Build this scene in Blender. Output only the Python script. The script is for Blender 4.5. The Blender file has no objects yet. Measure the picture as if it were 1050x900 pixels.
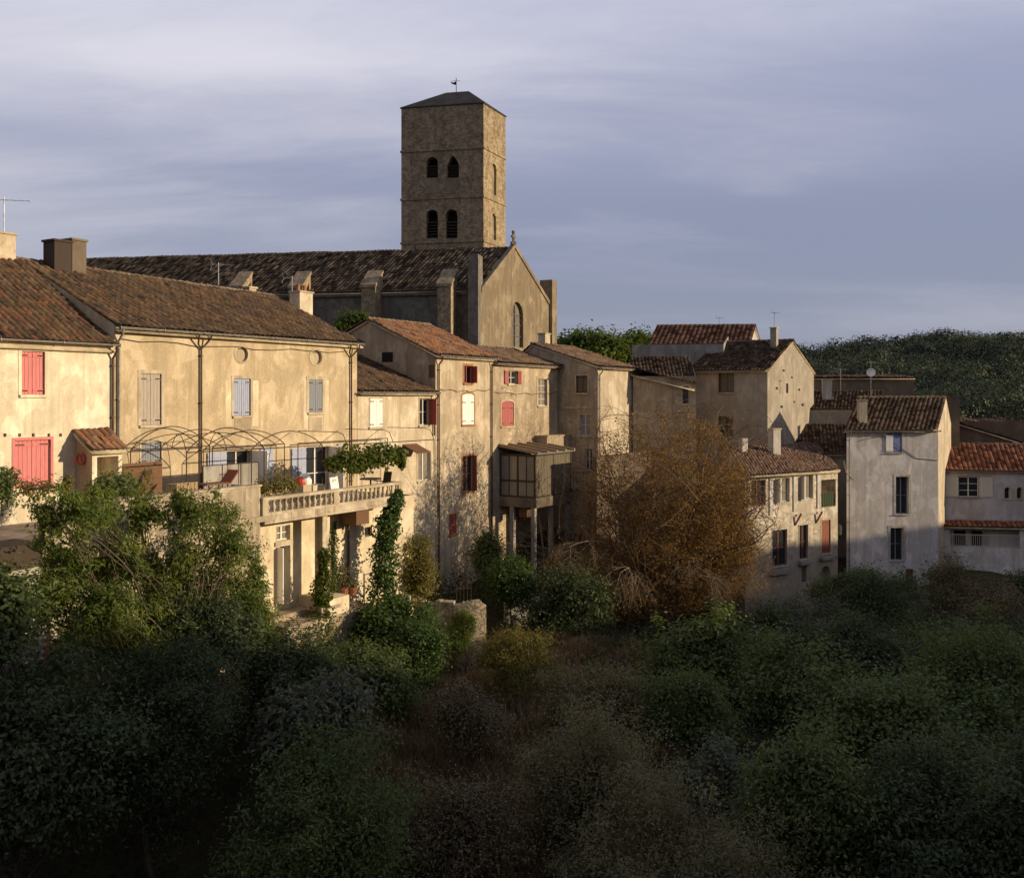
import bpy, math, random
import numpy as np
from mathutils import Vector, Matrix, noise as mnoise

scene = bpy.context.scene
col = scene.collection
RND = random.Random(11)
V = Vector
F, CX, HY = 1000.0, 525.0, 407.0      # focal length and principal point of the survey photograph

# ------------------------------------------------------------------ survey helpers
def pt(px, py, Y):
    return V(((px - CX) / F * Y, Y, (HY - py) / F * Y))

class Plane:
    """A vertical facade plane: origin, horizontal direction (left to right from outside), outward normal."""
    def __init__(self, ox, oy, dx, dy):
        l = math.hypot(dx, dy)
        self.o = V((ox, oy)); self.d = V((dx / l, dy / l)); self.n = V((self.d.y, -self.d.x))
    def off(self, k):
        return Plane(self.o.x + self.n.x * k, self.o.y + self.n.y * k, self.d.x, self.d.y)
    def s(self, px):
        u = (px - CX) / F
        return (u * self.o.y - self.o.x) / (self.d.x - u * self.d.y)
    def Y(self, px):
        return self.o.y + self.d.y * self.s(px)
    def z(self, px, py):
        return (HY - py) / F * self.Y(px)
    def P(self, s, z, out=0.0):
        return V((self.o.x + self.d.x * s + self.n.x * out, self.o.y + self.d.y * s + self.n.y * out, z))
    def out_for(self, s, px):
        """how far out from P(s) along the normal until the column px is met"""
        p = self.P(s, 0); u = (px - CX) / F
        return (u * p.y - p.x) / (self.n.x - u * self.n.y)

def plane_at(px, Y, dx, dy):
    return Plane((px - CX) / F * Y, Y, dx, dy)

# ------------------------------------------------------------------ objects
ORG = {}
def tag(o, label=None, cat=None, group=None, kind=None):
    if label: o['label'] = label
    if cat: o['category'] = cat
    if group: o['group'] = group
    if kind: o['kind'] = kind
    return o

def thing(name, label, cat, loc, group=None):
    o = bpy.data.objects.new(name, None); col.objects.link(o)
    o.empty_display_size = .3
    o.location = loc; ORG[o.name] = V(loc)
    return tag(o, label, cat, group)

def link_mesh(name, me, parent=None, loc=None):
    o = bpy.data.objects.new(name, me); col.objects.link(o)
    if parent is not None:
        o.parent = parent
        ORG[o.name] = ORG[parent.name]
    else:
        o.location = loc if loc is not None else (0, 0, 0)
        ORG[o.name] = V(o.location)
    return o

class MB:
    def __init__(self):
        self.v = []; self.f = []; self.m = []; self.uv = []
        self.hasuv = False
    def add(self, vs, fs, m=0):
        b = len(self.v); self.v.extend([tuple(p) for p in vs])
        for f in fs:
            self.f.append([b + i for i in f]); self.m.append(m)
    def quad(self, a, b, c, d, m=0): self.add([a, b, c, d], [(0, 1, 2, 3)], m)
    def poly(self, pts, m=0): self.add(pts, [tuple(range(len(pts)))], m)
    def hexa(self, p, m=0):
        """p: 8 points, bottom loop 0-3 then top loop 4-7"""
        self.add(p, [(3, 2, 1, 0), (4, 5, 6, 7), (0, 1, 5, 4), (1, 2, 6, 5), (2, 3, 7, 6), (3, 0, 4, 7)], m)
    def boxs(self, pl, s0, s1, z0, z1, a, b, m=0):
        """box in a facade frame, from depth a to depth b (outwards)"""
        P = pl.P
        self.hexa([P(s0, z0, b), P(s1, z0, b), P(s1, z0, a), P(s0, z0, a),
                   P(s0, z1, b), P(s1, z1, b), P(s1, z1, a), P(s0, z1, a)], m)
    def box(self, c, sx, sy, sz, rz=0, m=0):
        """box standing on c"""
        co, si = math.cos(rz), math.sin(rz)
        def q(x, y, z): return V((c[0] + x * co - y * si, c[1] + x * si + y * co, c[2] + z))
        x, y = sx / 2, sy / 2
        self.hexa([q(-x, -y, 0), q(x, -y, 0), q(x, y, 0), q(-x, y, 0), q(-x, -y, sz), q(x, -y, sz), q(x, y, sz), q(-x, y, sz)], m)
    def tube(self, pts, r, n=6, m=0, cap=True):
        """tapered tube along pts; r a number or a list"""
        pts = [V(p) for p in pts]
        k = len(pts)
        rs = r if isinstance(r, (list, tuple)) else [r] * k
        vs = []
        ref = V((0.31, 0.22, 0.92))
        for i, p in enumerate(pts):
            t = (pts[min(i + 1, k - 1)] - pts[max(i - 1, 0)])
            if t.length < 1e-9: t = V((0, 0, 1))
            t.normalize()
            x = t.cross(ref)
            if x.length < .05: x = t.cross(V((1, 0, 0)))
            x.normalize(); y = t.cross(x)
            for j in range(n):
                a = 2 * math.pi * j / n
                vs.append(p + x * (math.cos(a) * rs[i]) + y * (math.sin(a) * rs[i]))
        fs = [(i * n + j, i * n + (j + 1) % n, (i + 1) * n + (j + 1) % n, (i + 1) * n + j) for i in range(k - 1) for j in range(n)]
        if cap:
            fs.append(tuple(range(n))[::-1]); fs.append(tuple((k - 1) * n + j for j in range(n)))
        self.add(vs, fs, m)
    def lathe(self, c, prof, n=10, m=0, mat=None):
        """prof: list of (radius, z) turned about a vertical axis at c"""
        vs = []
        for r, z in prof:
            for j in range(n):
                a = 2 * math.pi * j / n
                vs.append(V((c[0] + r * math.cos(a), c[1] + r * math.sin(a), c[2] + z)))
        k = len(prof)
        fs = [(i * n + j, i * n + (j + 1) % n, (i + 1) * n + (j + 1) % n, (i + 1) * n + j) for i in range(k - 1) for j in range(n)]
        fs.append(tuple(range(n))[::-1]); fs.append(tuple((k - 1) * n + j for j in range(n)))
        self.add(vs, fs, m)
    def build(self, name, mats, parent=None, smooth=False, loc=None):
        me = bpy.data.meshes.new(name)
        o0 = ORG[parent.name] if parent is not None else V(loc if loc is not None else (0, 0, 0))
        me.from_pydata([(x - o0.x, y - o0.y, z - o0.z) for x, y, z in self.v], [], self.f)
        mats = mats if isinstance(mats, (list, tuple)) else [mats]
        for m in mats: me.materials.append(m)
        if len(mats) > 1: me.polygons.foreach_set('material_index', self.m)
        if smooth: me.polygons.foreach_set('use_smooth', [True] * len(self.f))
        me.update()
        return link_mesh(name, me, parent, loc)

def np_mesh(name, verts, faces4, mats, parent=None, loc=None, uv=None, attr=None, smooth=False, matidx=None):
    """fast mesh of quads from arrays (world coordinates)"""
    o0 = ORG[parent.name] if parent is not None else V(loc if loc is not None else (0, 0, 0))
    verts = np.asarray(verts, dtype=np.float32) - np.array(o0, dtype=np.float32)
    faces4 = np.asarray(faces4, dtype=np.int32)
    me = bpy.data.meshes.new(name)
    me.vertices.add(len(verts)); me.vertices.foreach_set('co', verts.ravel())
    nf = len(faces4); k = faces4.shape[1]
    me.loops.add(nf * k); me.loops.foreach_set('vertex_index', faces4.ravel())
    me.polygons.add(nf)
    me.polygons.foreach_set('loop_start', np.arange(0, nf * k, k, dtype=np.int32))
    me.polygons.foreach_set('loop_total', np.full(nf, k, dtype=np.int32))
    if matidx is not None: me.polygons.foreach_set('material_index', np.asarray(matidx, dtype=np.int32))
    if smooth: me.polygons.foreach_set('use_smooth', np.ones(nf, dtype=bool))
    for m in (mats if isinstance(mats, (list, tuple)) else [mats]): me.materials.append(m)
    me.update(calc_edges=True)
    if uv is not None:
        l = me.uv_layers.new(name='UVMap'); l.data.foreach_set('uv', np.asarray(uv, dtype=np.float32)[faces4.ravel()].ravel())
    if attr is not None:
        a = me.attributes.new('rnd', 'FLOAT', 'FACE'); a.data.foreach_set('value', np.asarray(attr, dtype=np.float32))
    return link_mesh(name, me, parent, loc)

def copy_tree(o, parent=None):
    c = o.copy(); col.objects.link(c)
    if parent is not None: c.parent = parent
    for ch in list(o.children): copy_tree(ch, c)
    return c

# ------------------------------------------------------------------ materials
class NT:
    def __init__(self, name):
        self.mat = bpy.data.materials.new(name); self.mat.use_nodes = True
        self.t = self.mat.node_tree; self.t.nodes.clear()
        self.out = self.n('ShaderNodeOutputMaterial')
    def n(self, typ, **kw):
        nd = self.t.nodes.new(typ)
        for k, v in kw.items():
            if k.startswith('i_'):
                key = k[2:]
                nd.inputs[int(key) if key.isdigit() else key].default_value = v
            else: setattr(nd, k, v)
        return nd
    def l(self, a, b): self.t.links.new(a, b)
    def noise(self, vec, scale, detail=5, rough=.6, dist=0):
        nd = self.n('ShaderNodeTexNoise'); nd.inputs['Scale'].default_value = scale
        nd.inputs['Detail'].default_value = detail; nd.inputs['Roughness'].default_value = rough
        nd.inputs['Distortion'].default_value = dist
        self.l(vec, nd.inputs['Vector']); return nd.outputs['Fac']
    def ramp(self, fac, stops, interp='LINEAR'):
        nd = self.n('ShaderNodeValToRGB'); cr = nd.color_ramp; cr.interpolation = interp
        while len(cr.elements) > 1: cr.elements.remove(cr.elements[-1])
        cr.elements[0].position = stops[0][0]; cr.elements[0].color = (*stops[0][1], 1)
        for p, c in stops[1:]:
            e = cr.elements.new(p); e.color = (*c, 1)
        self.l(fac, nd.inputs['Fac']); return nd.outputs['Color']
    def mix(self, fac, a, b, mode='MIX'):
        nd = self.n('ShaderNodeMix', data_type='RGBA', blend_type=mode)
        for s, v in ((0, fac), (6, a), (7, b)):
            if hasattr(v, 'is_output') or isinstance(v, bpy.types.NodeSocket): self.l(v, nd.inputs[s])
            elif s == 0: nd.inputs[0].default_value = v
            else: nd.inputs[s].default_value = (*v, 1)
        return nd.outputs[2]
    def math(self, op, a, b=0.0):
        nd = self.n('ShaderNodeMath', operation=op)
        for i, v in enumerate((a, b)):
            if isinstance(v, bpy.types.NodeSocket): self.l(v, nd.inputs[i])
            else: nd.inputs[i].default_value = v
        return nd.outputs[0]
    def bsdf(self, color, rough=.9, bump=None, bstr=.3, bdist=.02, spec=.2, metal=0):
        b = self.n('ShaderNodeBsdfPrincipled')
        if isinstance(color, bpy.types.NodeSocket): self.l(color, b.inputs['Base Color'])
        else: b.inputs['Base Color'].default_value = (*color, 1)
        if isinstance(rough, bpy.types.NodeSocket): self.l(rough, b.inputs['Roughness'])
        else: b.inputs['Roughness'].default_value = rough
        b.inputs['Specular IOR Level'].default_value = spec
        b.inputs['Metallic'].default_value = metal
        if bump is not None:
            bn = self.n('ShaderNodeBump'); bn.inputs['Strength'].default_value = bstr; bn.inputs['Distance'].default_value = bdist
            self.l(bump, bn.inputs['Height']); self.l(bn.outputs[0], b.inputs['Normal'])
        self.l(b.outputs[0], self.out.inputs['Surface'])
        return b
    def obj(self):
        return self.n('ShaderNodeTexCoord').outputs['Object']
    def mapped(self, vec, sc, loc=(0, 0, 0)):
        m = self.n('ShaderNodeMapping'); m.inputs['Scale'].default_value = sc; m.inputs['Location'].default_value = loc
        self.l(vec, m.inputs['Vector']); return m.outputs[0]

def sc(c, k): return tuple(min(1, x * k) for x in c)

def plaster(name, base, dark, seed=0, patch=.45, streak=.5, stone=0.0, speck=0.0, low=None, ssc=3.0, jc=.75, sb=1.0):
    t = NT(name); o = t.mapped(t.obj(), (1, 1, 1), (seed * 7.3, seed * 3.1, 0))
    n1 = t.noise(o, .45, 8, .62, .4)
    n2 = t.noise(o, 2.2, 6, .65, .2)
    st = t.noise(t.mapped(o, (1.6, 1.6, .13)), 1.3, 6, .65, .3)
    fine = t.noise(o, 22, 4, .7)
    c = t.mix(t.ramp(n1, [(.5 - patch / 2, (0, 0, 0)), (.5 + patch / 2, (1, 1, 1))]), dark, base)
    c = t.mix(t.math('MULTIPLY', t.ramp(n2, [(.42, (1, 1, 1)), (.62, (0, 0, 0))]), .35), c, sc(dark, .8))
    c = t.mix(t.math('MULTIPLY', t.ramp(st, [(.36, (1, 1, 1)), (.56, (0, 0, 0))]), streak), c, sc(dark, .62))
    st2 = t.noise(t.mapped(o, (4.5, 4.5, .10), (5.1, 2.2, 0)), 1.1, 5, .6, .15)
    c = t.mix(t.math('MULTIPLY', t.ramp(st2, [(.35, (1, 1, 1)), (.47, (0, 0, 0))]), min(.8, streak * 1.1)), c, sc(dark, .55))
    rp = t.noise(t.mapped(o, (1, 1, .8), (1.1, 8.2, 3.0)), .75, 3, .5, .25)
    c = t.mix(t.math('MULTIPLY', t.ramp(rp, [(.545, (0, 0, 0)), (.56, (1, 1, 1))]), .45), c, tuple(min(1, x * k) for x, k in zip(base, (1.06, 1.09, 1.16))))
    c = t.mix(t.math('MULTIPLY', t.ramp(rp, [(.405, (1, 1, 1)), (.42, (0, 0, 0))]), .4), c, sc(dark, .85))
    n4 = t.noise(t.mapped(o, (1, 1, .55), (3.3, 1.7, 9.1)), .9, 9, .68, .8)
    c = t.mix(t.math('MULTIPLY', t.ramp(n4, [(.47, (0, 0, 0)), (.60, (1, 1, 1))]), .6), c, sc(dark, .74))
    c = t.mix(t.math('MULTIPLY', t.ramp(n4, [(.33, (1, 1, 1)), (.43, (0, 0, 0))]), .6), c, sc(base, 1.16))
    c = t.mix(t.math('MULTIPLY', t.ramp(fine, [(.35, (0, 0, 0)), (.7, (1, 1, 1))]), .22), c, sc(base, 1.12))
    h = fine
    if speck:
        vo = t.n('ShaderNodeTexVoronoi'); vo.inputs['Scale'].default_value = 9; t.l(o, vo.inputs['Vector'])
        sp = t.ramp(vo.outputs['Distance'], [(.12, (1, 1, 1)), (.3, (0, 0, 0))])
        msk = t.ramp(t.noise(o, 1.6, 3), [(.48, (0, 0, 0)), (.6, (1, 1, 1))])
        c = t.mix(t.math('MULTIPLY', t.math('MULTIPLY', sp, msk), speck), c, sc(base, 1.45))
        h = t.math('ADD', fine, sp)
    if stone:
        ov = t.n('ShaderNodeVectorMath', operation='ADD')
        wob = t.n('ShaderNodeTexNoise'); wob.inputs['Scale'].default_value = 2.0; t.l(o, wob.inputs['Vector'])
        sv = t.n('ShaderNodeVectorMath', operation='SCALE'); sv.inputs['Scale'].default_value = .35; t.l(wob.outputs['Color'], sv.inputs[0])
        t.l(t.mapped(o, (1, 1, 1.7)), ov.inputs[0]); t.l(sv.outputs[0], ov.inputs[1])
        vo = t.n('ShaderNodeTexVoronoi', feature='DISTANCE_TO_EDGE'); vo.inputs['Scale'].default_value = ssc; t.l(ov.outputs[0], vo.inputs['Vector'])
        vc = t.n('ShaderNodeTexVoronoi'); vc.inputs['Scale'].default_value = ssc; t.l(ov.outputs[0], vc.inputs['Vector'])
        joint = t.ramp(vo.outputs['Distance'], [(.0, (1, 1, 1)), (.09, (0, 0, 0))])
        sepc = t.n('ShaderNodeSeparateColor'); t.l(vc.outputs['Color'], sepc.inputs[0])
        stc = t.ramp(sepc.outputs[0], [(0, sc(dark, .7)), (.5, sc(base, .9)), (1, sc(base, 1.15))]) if sb == 1 else t.ramp(sepc.outputs[0], [(0, sc(dark, .95)), (1, base)])
        stc = t.mix(t.math('MULTIPLY', joint, jc), stc, sc(dark, .6))
        if stone >= 1: msk = 1.0
        else: msk = t.ramp(t.noise(o, .38, 5, .6), [(.62 - stone * .35, (0, 0, 0)), (.70 - stone * .35, (1, 1, 1))])
        stc = t.mix(t.math('MULTIPLY', t.ramp(n4, [(.44, (0, 0, 0)), (.60, (1, 1, 1))]), .55), stc, sc(dark, .7))
        stc = t.mix(t.math('MULTIPLY', t.ramp(st, [(.36, (1, 1, 1)), (.54, (0, 0, 0))]), .5), stc, sc(dark, .6))
        stc = t.mix(t.math('MULTIPLY', t.ramp(n2, [(.46, (0, 0, 0)), (.62, (1, 1, 1))]), .4), stc, sc(base, 1.25))
        c = t.mix(msk, c, stc)
        hv = t.ramp(vo.outputs['Distance'], [(0, (0, 0, 0)), (.14, (1, 1, 1))])
        h = t.math('ADD', t.math('MULTIPLY', fine, .5), t.math('MULTIPLY', hv, msk))
    if low is not None:
        # damp, greyer foot of the wall: world height band
        g = t.n('ShaderNodeNewGeometry'); sx = t.n('ShaderNodeSeparateXYZ'); t.l(g.outputs['Position'], sx.inputs[0])
        zz = t.math('ADD', sx.outputs['Z'], t.math('MULTIPLY', n2, 2.4))
        zn = t.math('DIVIDE', t.math('SUBTRACT', zz, low - 1.0), 3.6)
        c = t.mix(t.ramp(zn, [(0, (.8, .8, .8)), (1, (0, 0, 0))]), c, sc(dark, .75))
    t.bsdf(c, .95, h, .55 * sb, .025, .1)
    return t.mat

def tilemat(name, pal, moss=.5, seed=0):
    """pal: list of colours for single tiles; UV = (column, row)"""
    t = NT(name)
    uv = t.n('ShaderNodeTexCoord').outputs['UV']
    fl = t.n('ShaderNodeVectorMath', operation='FLOOR'); t.l(uv, fl.inputs[0])
    ad = t.n('ShaderNodeVectorMath', operation='ADD'); ad.inputs[1].default_value = (seed * 13.7, seed * 5.1, seed); t.l(fl.outputs[0], ad.inputs[0])
    wn = t.n('ShaderNodeTexWhiteNoise', noise_dimensions='3D'); t.l(ad.outputs[0], wn.inputs['Vector'])
    n = len(pal)
    c = t.ramp(wn.outputs['Value'], [(i / n, p) for i, p in enumerate(pal)], 'CONSTANT')
    o = t.obj()
    n1 = t.noise(o, .55, 6, .65, .5)
    n2 = t.noise(o, 9, 5, .7)
    c = t.mix(t.math('MULTIPLY', t.ramp(n1, [(.4, (0, 0, 0)), (.62, (1, 1, 1))]), moss), c, (.045, .035, .026))
    c = t.mix(t.math('MULTIPLY', t.ramp(n2, [(.5, (0, 0, 0)), (.68, (1, 1, 1))]), .5), c, (.19, .15, .105))
    c = t.mix(t.math('MULTIPLY', t.ramp(n2, [(.3, (1, 1, 1)), (.45, (0, 0, 0))]), .6), c, (.025, .02, .016))
    # channels coloured darker than the tile crests
    su = t.n('ShaderNodeSeparateXYZ'); t.l(uv, su.inputs[0])
    fr = t.math('FRACT', su.outputs['X'])
    ch = t.ramp(fr, [(.0, (1, 1, 1)), (.26, (0, 0, 0)), (.74, (0, 0, 0)), (1, (1, 1, 1))])
    c = t.mix(t.math('MULTIPLY', ch, .85), c, (.03, .022, .017))
    t.bsdf(c, .92, n2, .4, .02, .15)
    return t.mat

def paint(name, c, rough=.6, var=.25, grain=True):
    t = NT(name); o = t.obj()
    n = t.noise(t.mapped(o, (6, 6, .8)) if grain else o, 3, 6, .7)
    n2 = t.noise(o, 1.2, 4)
    cc = t.mix(t.math('MULTIPLY', t.ramp(n, [(.35, (1, 1, 1)), (.6, (0, 0, 0))]), var * 1.6), c, sc(c, .6))
    cc = t.mix(t.math('MULTIPLY', n2, var), cc, sc(c, 1.25))
    t.bsdf(cc, rough, n, .15, .01, .25)
    return t.mat

def metal(name, c, rough=.55, m=.4):
    t = NT(name); o = t.obj(); n = t.noise(o, 6, 5, .7)
    cc = t.mix(t.ramp(n, [(.4, (0, 0, 0)), (.65, (1, 1, 1))]), c, sc(c, .55))
    t.bsdf(cc, rough, n, .1, .01, .4, m); return t.mat

def glass(name, c=(.02, .022, .026), rough=.08):
    t = NT(name); o = t.obj(); n = t.noise(o, 1.4, 2)
    cc = t.mix(n, c, sc(c, 1.8))
    t.bsdf(cc, rough, n, .03, .02, .6); return t.mat

def leafmat(name, stops, trans=.35, rough=.55):
    """leaf colour by a per-leaf random value"""
    t = NT(name)
    a = t.n('ShaderNodeAttribute', attribute_name='rnd')
    k = len(stops)
    c = t.ramp(a.outputs['Fac'], [(i / (k - 1), s) for i, s in enumerate(stops)])
    o = t.obj(); big = t.noise(o, .7, 4)
    c = t.mix(t.math('MULTIPLY', t.ramp(big, [(.38, (1, 1, 1)), (.6, (0, 0, 0))]), .45), c, sc(stops[0], .7))
    d = t.n('ShaderNodeBsdfPrincipled'); d.inputs['Roughness'].default_value = rough; d.inputs['Specular IOR Level'].default_value = .25
    tr = t.n('ShaderNodeBsdfTranslucent')
    t.l(c, d.inputs['Base Color']); t.l(t.mix(1.0, c, (1.5, 1.4, .6), 'MULTIPLY'), tr.inputs['Color'])
    mx = t.n('ShaderNodeMixShader'); mx.inputs[0].default_value = trans
    t.l(d.outputs[0], mx.inputs[1]); t.l(tr.outputs[0], mx.inputs[2]); t.l(mx.outputs[0], t.out.inputs['Surface'])
    return t.mat

def barkmat(name, c1, c2):
    t = NT(name); o = t.obj(); n = t.noise(t.mapped(o, (8, 8, 1.5)), 2.5, 6, .7)
    t.bsdf(t.ramp(n, [(.35, c1), (.65, c2)]), .95, n, .6, .03, .1); return t.mat

M = {}
M['pl_pink'] = plaster('cream_render', (.90, .81, .60), (.62, .52, .37), 1, .5, .35, low=-4.2)
M['pl_A'] = plaster('ochre_roughcast', (.66, .53, .345), (.46, .36, .225), 2, .5, .36, speck=.5)
M['pl_A2'] = plaster('pale_patched_render', (.76, .655, .48), (.52, .42, .29), 3, .5, .5, speck=.2)
M['pl_B'] = plaster('stained_render', (.66, .54, .375), (.42, .335, .23), 4, .5, .55, stone=.12)
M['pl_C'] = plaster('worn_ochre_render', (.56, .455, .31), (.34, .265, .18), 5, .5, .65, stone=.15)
M['pl_D'] = plaster('warm_render', (.66, .56, .41), (.42, .34, .24), 6, .5, .4)
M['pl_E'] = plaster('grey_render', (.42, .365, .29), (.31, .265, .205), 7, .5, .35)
M['pl_G'] = plaster('rubble_and_render', (.76, .67, .53), (.42, .35, .26), 8, .5, .5, stone=.45, low=-9.5)
M['pl_H'] = plaster('mottled_white_render', (.78, .735, .69), (.53, .485, .445), 9, .45, .4)
M['pl_J'] = plaster('pinkish_render', (.62, .565, .535), (.48, .43, .405), 10, .5, .3)
M['pl_white'] = plaster('old_whitewash', (.66, .62, .56), (.42, .38, .33), 11, .5, .6)
M['pl_T'] = plaster('weathered_terrace_render', (.68, .58, .42), (.34, .27, .19), 12, .5, .9, stone=.1)
M['pl_U'] = plaster('buff_render', (.82, .70, .49), (.60, .49, .33), 13, .4, .3)
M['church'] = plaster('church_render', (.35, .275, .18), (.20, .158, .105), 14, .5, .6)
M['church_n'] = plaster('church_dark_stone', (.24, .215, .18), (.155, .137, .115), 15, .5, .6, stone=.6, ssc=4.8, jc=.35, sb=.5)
M['ashlar'] = plaster('tower_stone', (.45, .355, .225), (.22, .165, .105), 16, .5, .3, stone=1, ssc=4.6, jc=.42, sb=.5)
M['rubble'] = plaster('dry_stone', (.50, .41, .29), (.24, .19, .13), 17, .5, .2, stone=1)
M['trim'] = plaster('pale_stone_trim', (.62, .52, .365), (.42, .34, .23), 18, .5, .45)
M['cement'] = plaster('grey_cement', (.40, .37, .33), (.27, .245, .21), 19, .5, .5)
M['brick'] = plaster('orange_brick', (.46, .24, .11), (.34, .17, .08), 20, .5, .2)
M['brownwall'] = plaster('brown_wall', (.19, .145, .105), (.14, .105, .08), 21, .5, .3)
OLD = [tuple(x * k for x, k in zip(q, (.66, .59, .545))) for q in [(.155, .10, .064), (.115, .078, .055), (.20, .13, .08), (.09, .066, .05), (.24, .165, .105), (.14, .085, .052), (.17, .135, .095)]]
M['tile_old'] = tilemat('old_canal_tiles', OLD, .55, 1)
M['tile_pink'] = tilemat('mixed_canal_tiles', OLD + [(.17, .066, .038)], .45, 2)
M['tile_church'] = tilemat('church_tiles', [(.12, .085, .058), (.15, .11, .075), (.085, .062, .045), (.21, .16, .108), (.105, .074, .05)], .3, 3)
M['tile_B'] = tilemat('brick_red_tiles', [(.25, .115, .062), (.20, .092, .05), (.30, .145, .08), (.17, .088, .055), (.26, .15, .09)], .25, 4)
M['tile_C'] = tilemat('lichen_tiles', [(.17, .105, .068), (.13, .074, .048), (.21, .145, .10), (.11, .066, .045)], .35, 5)
M['tile_red'] = tilemat('new_orange_tiles', [(.33, .125, .066), (.28, .105, .058), (.38, .155, .085), (.25, .095, .055)], .1, 6)
M['tile_G'] = tilemat('worn_pink_tiles', [(.18, .10, .07), (.22, .135, .095), (.14, .078, .055), (.27, .18, .13)], .3, 7)
M['tile_F'] = tilemat('dark_red_tiles', [(.17, .075, .045), (.14, .062, .04), (.21, .10, .06), (.12, .06, .042)], .3, 8)
M['slate'] = plaster('dark_roof_stone', (.10, .088, .078), (.06, .055, .05), 22, .5, .3)
M['pinkshut'] = paint('coral_pink_paint', (.60, .20, .19), .65, .35)
M['redshut'] = paint('dark_red_paint', (.30, .065, .055), .65, .35)
M['fadedred'] = paint('faded_red_paint', (.40, .115, .105), .65, .35)
M['blueshut'] = paint('lavender_blue_paint', (.36, .39, .50), .65, .4)
M['bluedeep'] = paint('cornflower_blue_paint', (.20, .25, .46), .6, .2)
M['greyshut'] = paint('weathered_grey_wood', (.42, .36, .30), .8, .35)
M['greyblue'] = paint('grey_blue_paint', (.24, .25, .27), .7, .25)
M['whiteshut'] = paint('white_paint', (.84, .82, .76), .5, .08)
M['offwhite'] = paint('off_white_paint', (.66, .60, .50), .6, .15)
M['brownwood'] = paint('brown_wood', (.16, .085, .045), .75, .35)
M['redbrown'] = paint('red_brown_wood', (.25, .085, .05), .75, .3)
M['palewood'] = paint('pale_raw_wood', (.36, .25, .14), .85, .35)
M['darkwood'] = paint('dark_wood', (.06, .042, .03), .8, .3)
M['zinc'] = metal('grey_zinc', (.30, .28, .25), .6, .2)
M['iron'] = metal('rusty_iron', (.075, .042, .028), .8, .2)
M['black'] = metal('black_iron', (.025, .022, .02), .6, .3)
M['pipe'] = metal('brown_downpipe', (.10, .058, .035), .6, .2)
M['alu'] = metal('aluminium', (.55, .55, .56), .4, .6)
M['glass'] = glass('dark_window_glass')
M['glassw'] = glass('curtained_glass', (.17, .15, .12), .15)
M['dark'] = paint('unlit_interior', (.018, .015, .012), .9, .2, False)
M['curtain'] = paint('dusty_curtain', (.15, .125, .085), .9, .5)
M['greencloth'] = paint('green_canvas', (.06, .11, .045), .9, .2)
M['redplastic'] = paint('red_plastic', (.55, .06, .04), .4, .1, False)
M['concrete'] = plaster('concrete', (.44, .40, .34), (.28, .25, .21), 23, .5, .6)
M['brownslab'] = plaster('weathered_brown_slab', (.27, .215, .155), (.15, .12, .09), 24, .5, .8)
M['terracotta'] = paint('terracotta', (.42, .17, .085), .85, .25, False)
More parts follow.
